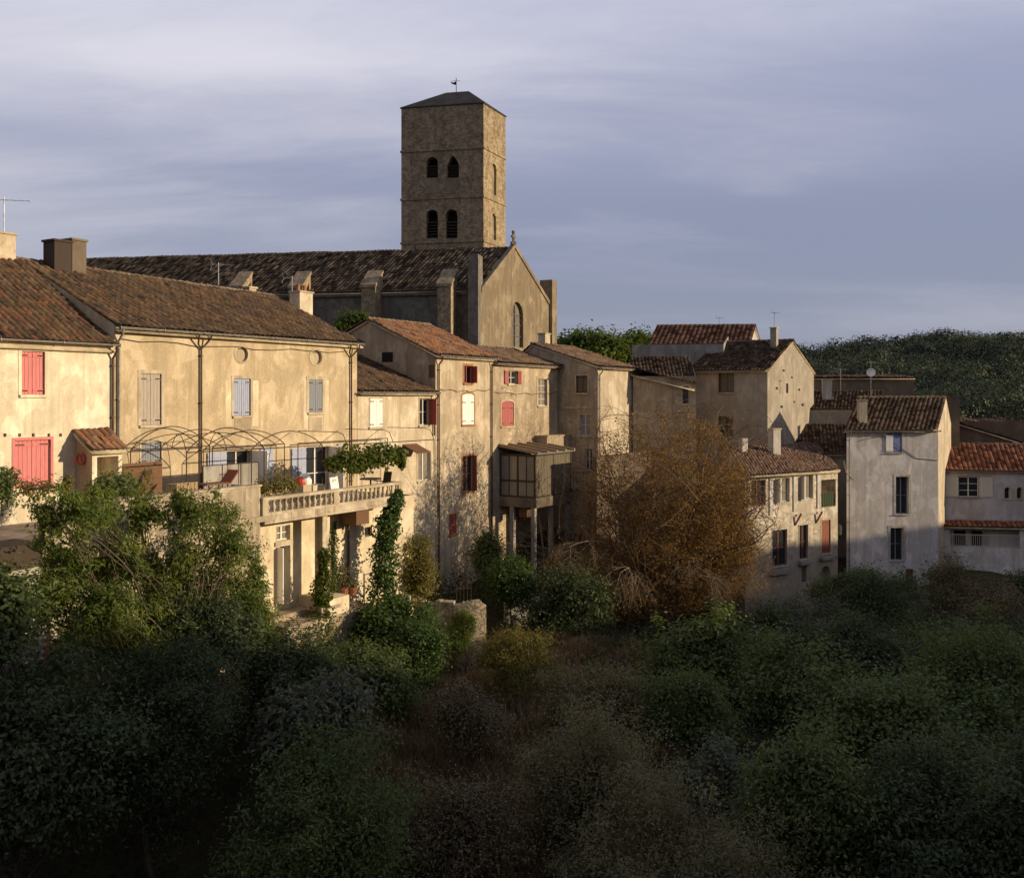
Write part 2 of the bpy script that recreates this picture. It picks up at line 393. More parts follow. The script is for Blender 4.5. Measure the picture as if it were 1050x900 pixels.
# ------------------------------------------------------------------ roofs
def tiles(name, parent, A, B, C, D, mat, tw=.29, tr=.42, amp=.092, step=.045, seed=0, under=None, thick=.10):
    """canal-tiled slope: A,B eave left/right, C,D ridge right/left; every tile column and course is geometry"""
    A, B, C, D = V(A), V(B), V(C), V(D)
    rng = np.random.default_rng(seed + 5)
    ncol = max(3, int(round((B - A).length / tw))); nrow = max(2, int(round(((D - A).length + (C - B).length) / 2 / tr)))
    N = (B - A).cross(D - A).normalized()
    if N.z < 0: N = -N
    per = 6
    us = np.linspace(0, 1, ncol * per + 1); ucol = us * ncol
    prof = np.abs(np.sin(np.pi * ucol)) ** .75 * amp
    colidx = np.clip(np.floor(ucol - 1e-6).astype(int), 0, ncol - 1)
    An, Bn, Cn, Dn, Nn = [np.array(p) for p in (A, B, C, D, N)]
    jit = rng.normal(0, .012, (nrow, ncol)); jitv = rng.normal(0, .12, (nrow, ncol))
    lines = []; uvs = []
    sagx = rng.uniform(0, 6.28); sagf = rng.uniform(1.5, 3)
    for k in range(nrow):
        for e in (0, 1):
            v = (k + e) / nrow + (jitv[k][colidx] * tr / max(.1, (D - A).length) if (e == 0 and k > 0) else 0)
            v = np.clip(v, -.01, 1) if not np.isscalar(v) else np.full_like(us, v)
            base = (An[None] * (1 - us)[:, None] + Bn[None] * us[:, None]) * (1 - v)[:, None] + (Dn[None] * (1 - us)[:, None] + Cn[None] * us[:, None]) * v[:, None]
            sag = -.05 * np.sin(np.pi * v) * (.6 + .4 * np.sin(us * 6.28 * sagf + sagx)) * np.sin(np.pi * us) + .014 * np.sin(us * 40 + k * .7) + .03 * np.sin(us * (B - A).length * .9 + sagx) * np.cos(us * (B - A).length * .37 + v * 3)
            h = prof + jit[k][colidx] + (step if e == 0 else 0) + sag
            lines.append(base + Nn[None] * h[:, None])
            uvs.append(np.stack([ucol, np.full_like(us, k + (.02 if e == 0 else .98))], 1))
    nu = len(us); nl = len(lines)
    vs = np.concatenate(lines); uv = np.concatenate(uvs)
    i = np.arange(nl - 1)[:, None] * nu + np.arange(nu - 1)[None]
    i = i.ravel()
    f = np.stack([i, i + 1, i + nu + 1, i + nu], 1)
    # slab under the tiles
    b0 = len(vs)
    tws = (C - (B + D - A)).length * .3
    lo = [p - N * (.085 + tws) for p in (A, B, C, D)] ; lo2 = [p - N * (thick + .06 + tws) for p in (A, B, C, D)]
    ins = (B - A).normalized() * .04
    lo = [lo[0] + ins, lo[1] - ins, lo[2] - ins, lo[3] + ins]; lo2 = [lo2[0] + ins, lo2[1] - ins, lo2[2] - ins, lo2[3] + ins]
    vs = np.concatenate([vs, np.array([tuple(p) for p in lo + lo2])])
    uv = np.concatenate([uv, np.zeros((8, 2))])
    q = [(3, 2, 1, 0), (4, 5, 6, 7), (0, 1, 5, 4), (1, 2, 6, 5), (2, 3, 7, 6), (3, 0, 4, 7)]
    f = np.concatenate([f, np.array(q) + b0])
    mi = np.zeros(len(f), int); mi[-6:] = 1
    return np_mesh(name, vs, f, [mat, under or M['trim']], parent, uv=uv, matidx=mi)

def genoise(mb, pl, s0, s1, z, m=0):
    """scalloped tile cornice below an eave: one row of half-round mouths, plus a band"""
    n = max(2, int((s1 - s0) / .24)); w = (s1 - s0) / n
    for i in range(n):
        a = s0 + i * w
        pts = []
        for j in range(5):
            t = math.pi * j / 4
            pts.append((a + w / 2 - math.cos(t) * w * .46, z - .02 + math.sin(t) * .09))
        fr = [pl.P(s, zz, .17) for s, zz in pts]; bk = [pl.P(s, zz, .0) for s, zz in pts]
        for j in range(4): mb.quad(fr[j], fr[j + 1], bk[j + 1], bk[j], m)
    mb.boxs(pl, s0, s1, z - .09, z - .025, -.02, .075, m)

# ------------------------------------------------------------------ facades
def outline(h, N=28):
    """opening outline for round and arched holes, as (angle list, function) about the hole centre"""
    cs, cz = (h['s0'] + h['s1']) / 2, (h['z0'] + h['z1']) / 2
    rs, rz = (h['s1'] - h['s0']) / 2, (h['z1'] - h['z0']) / 2
    angs = sorted(set([2 * math.pi * i / N for i in range(N)] + [math.atan2(a * rz, b * rs) % (2 * math.pi) for a in (-1, 1) for b in (-1, 1)]))
    inner, outer = [], []
    rise = h.get('rise', rs)
    for a in angs:
        c, s = math.cos(a), math.sin(a)
        k = 1 / max(abs(c) / rs, abs(s) / rz)
        outer.append((cs + c * k, cz + s * k))
        if h['shape'] == 'ellipse':
            r = 1 / math.sqrt((c / rs) ** 2 + (s / rz) ** 2)
            inner.append((cs + c * r, cz + s * r))
        else:
            x, z = c * k, s * k
            spring = rz - rise
            # shrink the ray until below the arch
            if z > spring:
                lo, hi = 0.0, 1.0
                for _ in range(30):
                    m = (lo + hi) / 2
                    zz = z * m; xx = x * m
                    lim = spring + rise * math.sqrt(max(0, 1 - (xx / rs) ** 2)) if not h.get('pointed') else spring + rise * (1 - (abs(xx) / rs) ** 1.6)
                    if zz <= lim: lo = m
                    else: hi = m
                x, z = x * lo, z * lo
            inner.append((cs + x, cz + z))
    return inner, outer

def facade(mb, pl, s0, s1, z0, z1, holes=(), reveal=.22, m=0, ztop=None):
    """one wall face with real openings; ztop: list of (s,z) from right to left to close a gable above z1"""
    S = sorted({s0, s1, *[h['s0'] for h in holes], *[h['s1'] for h in holes]})
    Z = sorted({z0, z1, *[h['z0'] for h in holes], *[h['z1'] for h in holes]})
    S = [s for s in S if s0 - 1e-6 <= s <= s1 + 1e-6]; Z = [z for z in Z if z0 - 1e-6 <= z <= z1 + 1e-6]
    for i in range(len(S) - 1):
        for j in range(len(Z) - 1):
            a, b, c, d = S[i], S[i + 1], Z[j], Z[j + 1]
            ms, mz = (a + b) / 2, (c + d) / 2
            if any(h['s0'] < ms < h['s1'] and h['z0'] < mz < h['z1'] for h in holes): continue
            mb.quad(pl.P(a, c), pl.P(b, c), pl.P(b, d), pl.P(a, d), m)
    for h in holes:
        r = h.get('reveal', reveal)
        if h.get('shape', 'rect') == 'rect':
            a, b, c, d = h['s0'], h['s1'], h['z0'], h['z1']
            loop = [(a, c), (b, c), (b, d), (a, d)]
        else:
            inner, outer = outline(h); loop = inner; n = len(inner)
            for i in range(n):
                j = (i + 1) % n
                p = [outer[i], outer[j], inner[j], inner[i]]
                if (V(p[0]) - V(p[3])).length < 1e-5 and (V(p[1]) - V(p[2])).length < 1e-5: continue
                mb.quad(*[pl.P(s, z) for s, z in p], m)
        n = len(loop)
        for i in range(n):
            (a, c), (b, d) = loop[i], loop[(i + 1) % n]
            mb.quad(pl.P(a, c), pl.P(a, c, -r), pl.P(b, d, -r), pl.P(b, d), m)
        if h.get('blind'):
            mb.poly([pl.P(s, z, -r) for s, z in loop], m)
    if ztop:
        mb.poly([pl.P(s0, z1), pl.P(s1, z1)] + [pl.P(s, z) for s, z in ztop], m)

def boards(mb, pl, s0, s1, z0, z1, a, b, n=4, batten=True, m=0, arch=0):
    w = (s1 - s0) / n
    for i in range(n):
        x0, x1 = s0 + i * w + .006, s0 + (i + 1) * w - .006
        zt0 = zt1 = z1
        if arch:
            c = (arch[0] + arch[1]) / 2; rs = (arch[1] - arch[0]) / 2
            zt0 = z1 - arch[2] * (1 - math.sqrt(max(0, 1 - min(1, abs(x0 - c) / rs) ** 2)))
            zt1 = z1 - arch[2] * (1 - math.sqrt(max(0, 1 - min(1, abs(x1 - c) / rs) ** 2)))
        P = pl.P
        mb.hexa([P(x0, z0, b), P(x1, z0, b), P(x1, z0, a), P(x0, z0, a), P(x0, zt0, b), P(x1, zt1, b), P(x1, zt1, a), P(x0, zt0, a)], m)
    mb.boxs(pl, s0 + .004, s1 - .004, z0 + .01, z1 - .01 - (arch[2] if arch else 0), a - .008, a + .004, m)
    if batten:
        for f in (.1, .9) if not arch else (.1, .75):
            zc = z0 + (z1 - z0) * f
            mb.boxs(pl, s0 + .01, s1 - .01, zc - .045, zc + .045, b - .002, b + .022, m)

def win_spec(pl, px0, py0, px1, py1, **k):
    pm = (px0 + px1) / 2
    h = dict(s0=pl.s(px0), s1=pl.s(px1), z0=pl.z(pm, py1), z1=pl.z(pm, py0), shape=k.pop('shape', 'rect'), pl=pl)
    h.update(k); return h

def make_window(root, h):
    """window part: frame, trim and sill; its panes and shutters are sub-parts"""
    pl = h['pl']; s0, s1, z0, z1 = h['s0'], h['s1'], h['z0'], h['z1']; w = s1 - s0; hh = z1 - z0
    kind = h.get('kind', 'sash'); fm = h.get('frame', M['offwhite'])
    mb = MB(); r = h.get('reveal', .22); t = .05
    arch = h['shape'] == 'arch'
    rise = h.get('rise', w / 2) if arch else 0
    zf = z1 - rise
    back = -r + .02
    tr = h.get('trim', .0)
    if tr:
        mb.boxs(pl, s0 - tr, s0 + .005, z0 - .02, zf + (0 if arch else tr), -.02, .02, 1)
        mb.boxs(pl, s1 - .005, s1 + tr, z0 - .02, zf + (0 if arch else tr), -.02, .02, 1)
        if not arch: mb.boxs(pl, s0, s1, z1 - .005, z1 + tr, -.02, .022, 1)
        else:
            n = 10
            for i in range(n):
                q = []
                for a in (math.pi * i / n, math.pi * (i + 1) / n):
                    q.append((math.cos(a), math.sin(a)))
                c = (s0 + s1) / 2; R0 = w / 2 - .004; R1 = w / 2 + tr
                p = [(c + q[0][0] * R0, zf + q[0][1] * (rise - .004)), (c + q[0][0] * R1, zf + q[0][1] * (rise + tr)), (c + q[1][0] * R1, zf + q[1][1] * (rise + tr)), (c + q[1][0] * R0, zf + q[1][1] * (rise - .004))]
                mb.hexa([pl.P(s, z, -.02) for s, z in p] + [pl.P(s, z, .02) for s, z in p], 1)
    if h.get('sill', True):
        mb.boxs(pl, s0 - .08, s1 + .08, z0 - .09, z0 + .012, -.03, .09, 1)
    if kind in ('sash', 'open'):
        for a, b, c, d in ((s0, s0 + t, z0, z1), (s1 - t, s1, z0, z1), (s0 + t, s1 - t, z0 + .013, z0 + t + .01), (s0 + t, s1 - t, z1 - t, z1)):
            if arch and a > s0 and c > z0 + .2: continue
            mb.boxs(pl, a + .002, b - .002, c + .002, min(d, zf if arch else d) - .002, back, back + .07, 0)
        mid = (s0 + s1) / 2
        if w > .55: mb.boxs(pl, mid - .035, mid + .035, z0 + t + .01, zf - (0 if arch else t), back + .004, back + .075, 0)
        nb = h.get('bars', 2)
        for i in range(1, nb + 1):
            zc = z0 + hh * i / (nb + 1)
            mb.boxs(pl, s0 + t, s1 - t, zc - .016, zc + .016, back + .01, back + .055, 0)
    elif kind == 'closed':
        mb.boxs(pl, s0 + .002, s0 + .03, z0, zf, -.14, -.09, 0); mb.boxs(pl, s1 - .03, s1 - .002, z0, zf, -.14, -.09, 0)
    else:
        mb.boxs(pl, s0 + .002, s0 + .035, z0, zf, back, back + .05, 0); mb.boxs(pl, s1 - .035, s1 - .002, z0, zf, back, back + .05, 0)
    wn = mb.build(h.get('name', 'window'), [fm, h.get('trimmat', M['trim'])], root)
    if kind != 'closed':
        p = MB()
        if h['shape'] == 'rect': p.boxs(pl, s0 + .004, s1 - .004, z0 + .005, z1 - .005, back + .015, back + .03)
        else:
            inner, _ = outline(h); p.poly([pl.P(s, z, back + .02) for s, z in inner])
        p.build('pane', h.get('pane', M['glass']), wn)
    if kind == 'closed':
        sm = h.get('shut', M['greyshut']); mid = (s0 + s1) / 2; dep = h.get('shut_in', -.05)
        for a, b in ((s0 + .012, mid - .004), (mid + .004, s1 - .012)) if not h.get('single') else ((s0 + .012, s1 - .012),):
            q = MB(); boards(q, pl, a, b, z0 + .02, z1 - .012, dep - .035, dep, h.get('nb', 3), arch=(s0, s1, rise) if arch else 0)
            for f in ((.1, .9) if not arch else (.12, .72)):
                zc = z0 + hh * f; e_ = a if a < mid - .01 and (b <= mid + .001) else b
                q.boxs(pl, min(e_, e_ + (.28 * w if e_ == a else -.28 * w)), max(e_, e_ + (.28 * w if e_ == a else -.28 * w)), zc - .022, zc + .022, dep + .02, dep + .03, 1)
            q.build('shutter', [sm, M['iron']], wn)
    for side, c in h.get('leaves', {}).items():       # opened leaves lying on the wall, or standing out from it
        lw = h.get('leafw', w / 2)
        q = MB()
        if side in 'LR':
            a, b = (s0 - lw - .03, s0 - .03) if side == 'L' else (s1 + .03, s1 + lw + .03)
            boards(q, pl, a, b, z0 + .01, z1 - .01, .035, .07, 3, m=0)
        else:                                         # 'l','r' : leaf standing perpendicular to the wall
            s = s0 + .01 if side == 'l' else s1 - .05
            q.boxs(pl, s, s + .04, z0 + .02, z1 - .02, -.02, lw)
        q.build('shutter', c, wn)
    return wn

def house(label, pl, px0, px1, depth, z0, ze, rk, zr, wall, tile, wins=(), back=None, name='house', cat='house', zb=None,
          s0=None, s1=None, left_wins=(), right_wins=(), oh=.32, sh=.12, ridge_dz=(0, 0), eave_dz=(0, 0), cornice=True, roofing=True, leftov=None, rightov=None, holes=(), ridge_tiles=True, back_ze=None, right_wall=None, left_wall=None, seed=0, nogen=False, twid=.29):
    """facade on pl between pixel columns px0,px1; walls run back `depth`; ridge `rk` behind the facade at zr"""
    s0 = pl.s(px0) if s0 is None else s0; s1 = pl.s(px1) if s1 is None else s1
    b = V(back) if back else -pl.n
    b = b.normalized()
    b3 = V((b.x, b.y, 0))
    if zb is None: zb = ze
    base = pl.P((s0 + s1) / 2, z0)
    root = thing(name, label, cat, base)
    mb = MB()
    rk_ = min(rk, depth)
    facade(mb, pl, s0, s1, z0, ze, list(wins) + list(holes))
    fl, fr = pl.P(s0, 0), pl.P(s1, 0)
    lp = Plane(fl.x + b.x * depth, fl.y + b.y * depth, -b.x, -b.y)
    rp = Plane(fr.x, fr.y, b.x, b.y)
    zbk = ze if back_ze is None else back_ze
    lo = min(ze, zbk)
    facade(mb, lp, 0, depth, z0, lo, left_wins, ztop=[(depth, ze)] * (ze > lo) + [(depth - rk_, zr + ridge_dz[0])] * (rk_ < depth) + [(0, zbk if rk_ < depth else zr + ridge_dz[0])] * (zbk > lo or rk_ >= depth), m=1 if left_wall else 0)
    facade(mb, rp, 0, depth, z0, lo, right_wins, ztop=[(depth, zbk if rk_ < depth else zr + ridge_dz[1])] * (zbk > lo or rk_ >= depth) + [(rk_, zr + ridge_dz[1])] * (rk_ < depth) + [(0, ze)] * (ze > lo), m=2 if right_wall else 0)
    bl, br = fl + b3 * depth, fr + b3 * depth
    bp = Plane(br.x, br.y, bl.x - br.x, bl.y - br.y)
    zt = zbk if rk_ < depth else zr
    facade(mb, bp, 0, (bl - br).length, z0, zt)
    wall_o = mb.build('wall', [wall, left_wall or wall, right_wall or wall], root)
    if cornice and not nogen:
        g = MB(); genoise(g, pl, s0 + .02, s1 - .02, ze - .10); g.build('cornice', M['trim'], root)
    for h in list(wins) + list(left_wins) + list(right_wins): make_window(root, h)
    if roofing:
        slope = (zr - ze) / max(.1, rk_)
        # eave points are pushed out along the slope
        ratio = abs(b.dot(-pl.n))
        d3 = V((pl.d.x, pl.d.y, 0))
        lo_, ro_ = (sh if leftov is None else leftov), (sh if rightov is None else rightov)
        A = pl.P(s0 - lo_, ze + eave_dz[0] + .02) - b3 * oh + V((0, 0, -oh * slope)); B = pl.P(s1 + ro_, ze + eave_dz[1] + .02) - b3 * oh + V((0, 0, -oh * slope))
        D = pl.P(s0 - lo_, zr + ridge_dz[0] + .02) + b3 * rk_; C = pl.P(s1 + ro_, zr + ridge_dz[1] + .02) + b3 * rk_
        tiles('roof', root, A, B, C, D, tile, seed=seed, tw=twid)
        if rk_ < depth - .3:
            E = pl.P(s0 - lo_, zbk + .02) + b3 * (depth + .2); G = pl.P(s1 + ro_, zbk + .02) + b3 * (depth + .2)
            tiles('roof', root, G, E, D + b3 * .012, C + b3 * .012, tile, seed=seed + 1, tw=.3)
            if ridge_tiles:
                rt = MB(); n = max(2, int((C - D).length / .42))
                for i in range(n):
                    p, q = D.lerp(C, i / n), D.lerp(C, (i + 1.04) / n)
                    rt.tube([p + V((0, 0, .02 + .012 * (i % 3))), q + V((0, 0, .01))], [.13, .11], 6)
                rt.build('ridge_tiles', M['trim'] if ridge_tiles == 2 else tile_plain(tile), root)
    return root, s0, s1

_tp = {}
def tile_plain(tile):
    if tile.name not in _tp: _tp[tile.name] = plaster(tile.name + '_ridge', (.26, .20, .135), (.13, .095, .07), 30 + len(_tp), .5, .2)
    return _tp[tile.name]

def gutter(root, pl, s0, s1, z, out=.36, r=.065, mat=None, dz=0):
    mb = MB(); n = 14; vs = []
    k = 9
    for i in range(n + 1):
        s = s0 + (s1 - s0) * i / n
        for j in range(k):
            a = math.pi + math.pi * j / (k - 1)
            p = pl.P(s, z + dz * i / n + math.sin(a) * r, out + math.cos(a) * r); vs.append(p)
    mb.add(vs, [(i * k + j, i * k + j + 1, (i + 1) * k + j + 1, (i + 1) * k + j) for i in range(n) for j in range(k - 1)])
    for i in range(0, n + 1, 2):
        s = s0 + (s1 - s0) * i / n
        mb.boxs(pl, s - .012, s + .012, z + dz * i / n - r - .02, z + dz * i / n + .03, out - r - .012, out + r + .012)
    return mb.build('gutter', mat or M['zinc'], root)

def downpipe(root, pl, px, ztop, zbot, r=.045, out=.09, eave=.36, mat=None, fork=False, s=None):
    s = pl.s(px) if s is None else s
    mb = MB(); z = ztop
    if fork:
        for d in (-.32, .32):
            mb.tube([pl.P(s + d, z - .02, eave), pl.P(s + d, z - .16, eave - .04), pl.P(s + d * .6, z - .42, out + .04), pl.P(s, z - .62, out)], r * .9, 7)
        z -= .6
    else:
        mb.tube([pl.P(s, z - .02, eave), pl.P(s, z - .18, eave - .03), pl.P(s, z - .45, out)], r, 7); z -= .44
    mb.tube([pl.P(s, z + .02, out), pl.P(s, zbot, out)], r, 8)
    zz = z - .3
    while zz > zbot + .2:
        mb.boxs(pl, s - r - .02, s + r + .02, zz - .02, zz + .02, -.01, out + r + .012); zz -= 2.0
    return mb.build('downpipe', mat or M['pipe'], root)

def chimney(root, base, sx, sy, h, rz, mat, cap=True, pots=0, capm=None, name='chimney', foot=1.0):
    mb = MB()
    mb.box((base[0], base[1], base[2] - foot), sx, sy, h + foot, rz, 0)
    if cap:
        mb.box((base[0], base[1], base[2] + h - .02), sx + .12, sy + .12, .09, rz, 1)
    o = mb.build(name, [mat, capm or M['trim']], root)
    for i in range(pots):
        p = MB(); k = (i + .5) / pots - .5
        p.lathe((base[0] + math.cos(rz) * sx * k, base[1] + math.sin(rz) * sx * k, base[2] + h + .06), [(.11, 0), (.1, .3), (.13, .32), (.13, .36), (.09, .36)], 9)
        p.build('chimney_pot', M['terracotta'], o)
    return o

def antenna(root, base, h, az, n=7, boom=1.1, dish=None):
    mb = MB(); b = V(base); top = b + V((0, 0, h))
    mb.tube([b - V((0, 0, .3)), top], .022, 6)
    d = V((math.cos(az), math.sin(az), 0)); e = V((-d.y, d.x, 0)); c = top - V((0, 0, .12))
    mb.tube([c - d * boom * .35, c + d * boom * .65], .014, 5)
    for i in range(n):
        p = c + d * boom * (-.33 + .97 * i / (n - 1)); L = .32 - .02 * i
        mb.tube([p - e * L, p + e * L], .008, 4)
    p = c - d * boom * .35
    mb.tube([p + V((0, 0, .3)) - d * .1, p, p + V((0, 0, -.3)) - d * .1], .009, 4)
    a = mb.build('antenna', M['alu'], root)
    if dish:
        q = MB(); c = b + V((0, 0, dish)); f = V((-.25, -.95, .2)).normalized()
        x = f.cross(V((0, 0, 1))).normalized(); y = x.cross(f)
        n1 = 16; vs = [c + f * .02]
        for rr, dd in ((.17, .035), (.34, .12)):
            for j in range(n1):
                a_ = 2 * math.pi * j / n1
                vs.append(c + f * dd + x * math.cos(a_) * rr + y * math.sin(a_) * rr)
        fs = [(0, 1 + (j + 1) % n1, 1 + j) for j in range(n1)] + [(1 + j, 1 + (j + 1) % n1, 1 + n1 + (j + 1) % n1, 1 + n1 + j) for j in range(n1)]
        q.add(vs, fs); q.tube([c - y * .3 + f * .08, c + f * .38], .012, 5); q.box(c + f * .38 - V((0, 0, .04)), .07, .07, .08)
        q.build('satellite_dish', M['whiteshut'], root)
    return a
# ================================================================== the village row on the left (facades all on one line)
A = plane_at(120, 38, .529, .849)
dA, nA = A.d, A.n
W = win_spec

# ---- 1 cream house with pink shutters
wp = [W(A, 22, 360, 46, 405, kind='closed', shut=M['pinkshut'], frame=M['pinkshut'], trim=.12, trimmat=M['pl_pink'], sill=True, shut_in=-.07, nb=3),
      W(A, 15, 451, 52, 499, kind='closed', shut=M['pinkshut'], frame=M['pinkshut'], trim=.10, trimmat=M['pinkshut'], sill=False, shut_in=-.08, nb=4, name='door')]
hp = [dict(s0=A.s(x) - .05, s1=A.s(x) + .06, z0=A.z(x, 446) - .06, z1=A.z(x, 446) + .06, reveal=.12, blind=False) for x in (5, 20, 34, 50, 62)]
HP, ps0, ps1 = house('cream house with coral pink shutters at the left edge of the row', A, -95, 117.2, 10, -11, 2.12, 6.2, 5.75, M['pl_pink'], M['tile_pink'], wp, holes=hp, seed=1, s0=A.s(-95) - 9, ridge_dz=(.5, 0), cornice=True, rightov=.0, zb=2, twid=.27)
gutter(HP, A, ps0, ps1 - .02, 2.02)
downpipe(HP, A, 117, 1.95, -4.4, s=ps1 - .12, mat=M['pipe'])
# chimneys on its ridge
b3 = V((-nA.x, -nA.y, 0))
rz = math.atan2(dA.y, dA.x)
def on_ridge(pl, px, rk, z):
    q = pl.off(-rk); return q.P(q.s(px), z)
chimney(HP, on_ridge(A, 59, 5.6, 5.75), .8, .8, .9, rz, M['darkwood'], True, 0, M['darkwood'])  # near-black colour stands in for the shadowed left part of the stack
chimney(HP, on_ridge(A, 76, 5.6, 5.75), .68, .75, 1.05, rz, M['brownwall'], True, 0, M['church'])
chimney(HP, on_ridge(A, 4, 6.2, 6.0), .7, .55, .75, rz, M['pl_B'], True)
antenna(HP, on_ridge(A, 4, 6.2, 6.8), 1.5, 0.25, 6, 1.5)

# ---- 2 long ochre house with two round blind windows
wa = [W(A, 144.5, 383, 165.5, 436, kind='closed', shut=M['greyshut'], frame=M['brownwood'], trim=.14, shut_in=-.05, nb=3),
      W(A, 144.5, 453, 165.5, 474.5, kind='closed', shut=M['greyblue'], frame=M['brownwood'], trim=.06, shut_in=-.05, nb=4, sill=False),
      W(A, 239.5, 388, 257, 426.5, kind='closed', shut=M['blueshut'], frame=M['blueshut'], trim=.13, shut_in=-.05, nb=4),
      W(A, 316.5, 389, 330.5, 423, kind='closed', shut=M['greyblue'], frame=M['offwhite'], trim=.16, shut_in=-.01, nb=3),
      W(A, 232, 462, 258, 506, kind='open', frame=M['offwhite'], trim=.08, sill=False, bars=1, leaves={'L': M['blueshut'], 'r': M['whiteshut']}, leafw=1.05, name='door', reveal=.3),
      W(A, 313.5, 458, 338, 512, kind='open', frame=M['whiteshut'], trim=.08, sill=False, bars=1, leaves={'L': M['blueshut'], 'R': M['blueshut'], 'r': M['whiteshut']}, leafw=.95, name='door', reveal=.3)]
ha = []
HA, as0, as1 = house('long ochre roughcast house with two round windows above blue shutters', A, 117.4, 366, 12.4, -11, 2.82, 6.2, 5.55, M['pl_A'], M['tile_old'], wa, seed=2, ridge_dz=(.2, -.05), rightov=.25, leftov=.02, holes=[
    dict(W(A, 241.5, 355.5, 254.2, 371), shape='ellipse', reveal=.14, blind=True), dict(W(A, 318.5, 359, 329.8, 373.5), shape='ellipse', reveal=.14, blind=True)])
for (x0, y0, x1, y1) in ((241.5, 355.5, 254.2, 371), (318.5, 359, 329.8, 373.5)):
    h = dict(W(A, x0, y0, x1, y1), shape='ellipse'); mb = MB(); n = 24
    c, cz, rs, rr = (h['s0'] + h['s1']) / 2, (h['z0'] + h['z1']) / 2, (h['s1'] - h['s0']) / 2, (h['z1'] - h['z0']) / 2
    for i in range(n):
        p = []
        for a in (2 * math.pi * i / n, 2 * math.pi * (i + 1) / n):
            for k in (1.0, 1.28): p.append((c + math.cos(a) * rs * k, cz + math.sin(a) * rr * k))
        q = [p[0], p[1], p[3], p[2]]
        mb.hexa([A.P(s, z, -.01) for s, z in q] + [A.P(s, z, .022) for s, z in q])
    mb.poly([A.P(c + math.cos(2 * math.pi * i / n) * rs * .99, cz + math.sin(2 * math.pi * i / n) * rr * .99, -.12) for i in range(n)])
    mb.build('round_window', M['trim'], HA)
# second pair of blue leaves right of the left door, standing on the wall
mb = MB(); boards(mb, A, A.s(266), A.s(279.5), A.z(272, 500), A.z(272, 459), .03, .07, 3); mb.build('shutter', M['blueshut'], HA)
gutter(HA, A, as0, as1 + .1, 2.72)
downpipe(HA, A, 122, 2.65, -4.5, s=as0 + .14, mat=M['zinc'])
downpipe(HA, A, 205, 2.65, -4.5, fork=True)
downpipe(HA, A, 359, 2.65, -4.5, fork=True)
# flat paint bands beside the upper windows
for x0, x1, y0, y1 in ((231, 238, 390, 437), (258.5, 265, 390, 437), (311, 315.5, 390, 440), (331.5, 337, 390, 440)):
    mb = MB(); mb.boxs(A, A.s(x0), A.s(x1), A.z(x0, y1), A.z(x0, y0), -.01, .008); mb.build('plaster_band', M['pl_U'], HA)
for x0, x1, y0, y1 in ((240.5, 257, 430, 441), (316.5, 330, 428, 442)):
    mb = MB(); mb.boxs(A, A.s(x0), A.s(x1), A.z(x0, y1), A.z(x0, y0), -.01, .012); mb.build('patched_wall', M['pl_C'], HA)
q = on_ridge(A, 309, 5.2, 4.6)
chimney(HA, q, 1.0, .75, 1.15, rz, M['pl_A2'], True, 2)
chimney(HA, on_ridge(A, 256, 6.6, 5.4), .5, .5, .45, rz, M['pl_A2'], True)
antenna(HA, on_ridge(A, 224, 7.2, 5.2), 1.9, .2, 6, .9)
antenna(HA, on_ridge(A, 299.5, 6.0, 5.0), 1.75, .15, 7, 1.3)

# ---- 3 low house with pale shutters
wb = [W(A, 379, 408.5, 392, 438, kind='closed', shut=M['whiteshut'], frame=M['whiteshut'], trim=.05, shut_in=.03, nb=2),
      W(A, 430, 408.5, 440.5, 436, kind='open', frame=M['offwhite'], trim=.07, leaves={'r': M['redshut']}, leafw=.5, bars=1),
      W(A, 428.5, 463, 441.5, 493, kind='open', frame=M['whiteshut'], trim=.10, bars=0, pane=M['glassw'])]
H3, bs0, bs1 = house('low pale house with one white shutter and one red shutter below its eave', A, 366.4, 446.2, 9, -12.5, .34, 5.7, 2.5, M['pl_A2'], M['tile_old'], wb, seed=3, leftov=0, rightov=-.02, ridge_tiles=False)
gutter(H3, A, bs0, bs1 - .05, .26)
downpipe(H3, A, 400, .2, -2.2, s=bs1 - .2)
# small shed awning on the wall
mb = MB(); s0, s1 = A.s(413), A.s(427); z = A.z(420, 464)
mb.hexa([A.P(s0, z, 1.0), A.P(s1, z, 1.0), A.P(s1, z + .42, 0), A.P(s0, z + .42, 0), A.P(s0, z + .05, 1.0), A.P(s1, z + .05, 1.0), A.P(s1, z + .48, 0), A.P(s0, z + .48, 0)])
mb.build('awning', M['brownwood'], H3)

# ---- 4 tall narrow house with brick-framed windows
wc = [W(A, 475.8, 375, 484, 393, kind='open', frame=M['redshut'], trim=.13, trimmat=M['brick'], bars=0, leaves={'r': M['redshut']}, leafw=.4),
      W(A, 473.8, 403.5, 485.8, 435.5, kind='closed', shape='arch', rise=.12, shut=M['whiteshut'], frame=M['whiteshut'], trim=.13, trimmat=M['brick'], shut_in=.02, nb=2),
      W(A, 474.5, 467, 485, 504, kind='open', frame=M['redbrown'], trim=.12, trimmat=M['brick'], bars=1, leaves={'r': M['redbrown']}, leafw=.3),
      W(A, 460.8, 527, 467.5, 547.5, kind='closed', shut=M['redshut'], frame=M['redshut'], trim=.05, trimmat=M['brick'], shut_in=-.03, nb=2)]
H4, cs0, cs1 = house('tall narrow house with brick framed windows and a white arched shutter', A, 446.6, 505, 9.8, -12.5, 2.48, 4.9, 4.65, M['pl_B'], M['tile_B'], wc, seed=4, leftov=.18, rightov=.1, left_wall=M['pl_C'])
gutter(H4, A, cs0, cs1, 2.38)
downpipe(H4, A, 450, 2.3, -12.3, s=cs0 + .22)
downpipe(H4, A, 503, 2.3, -11.6, s=cs1 - .2)
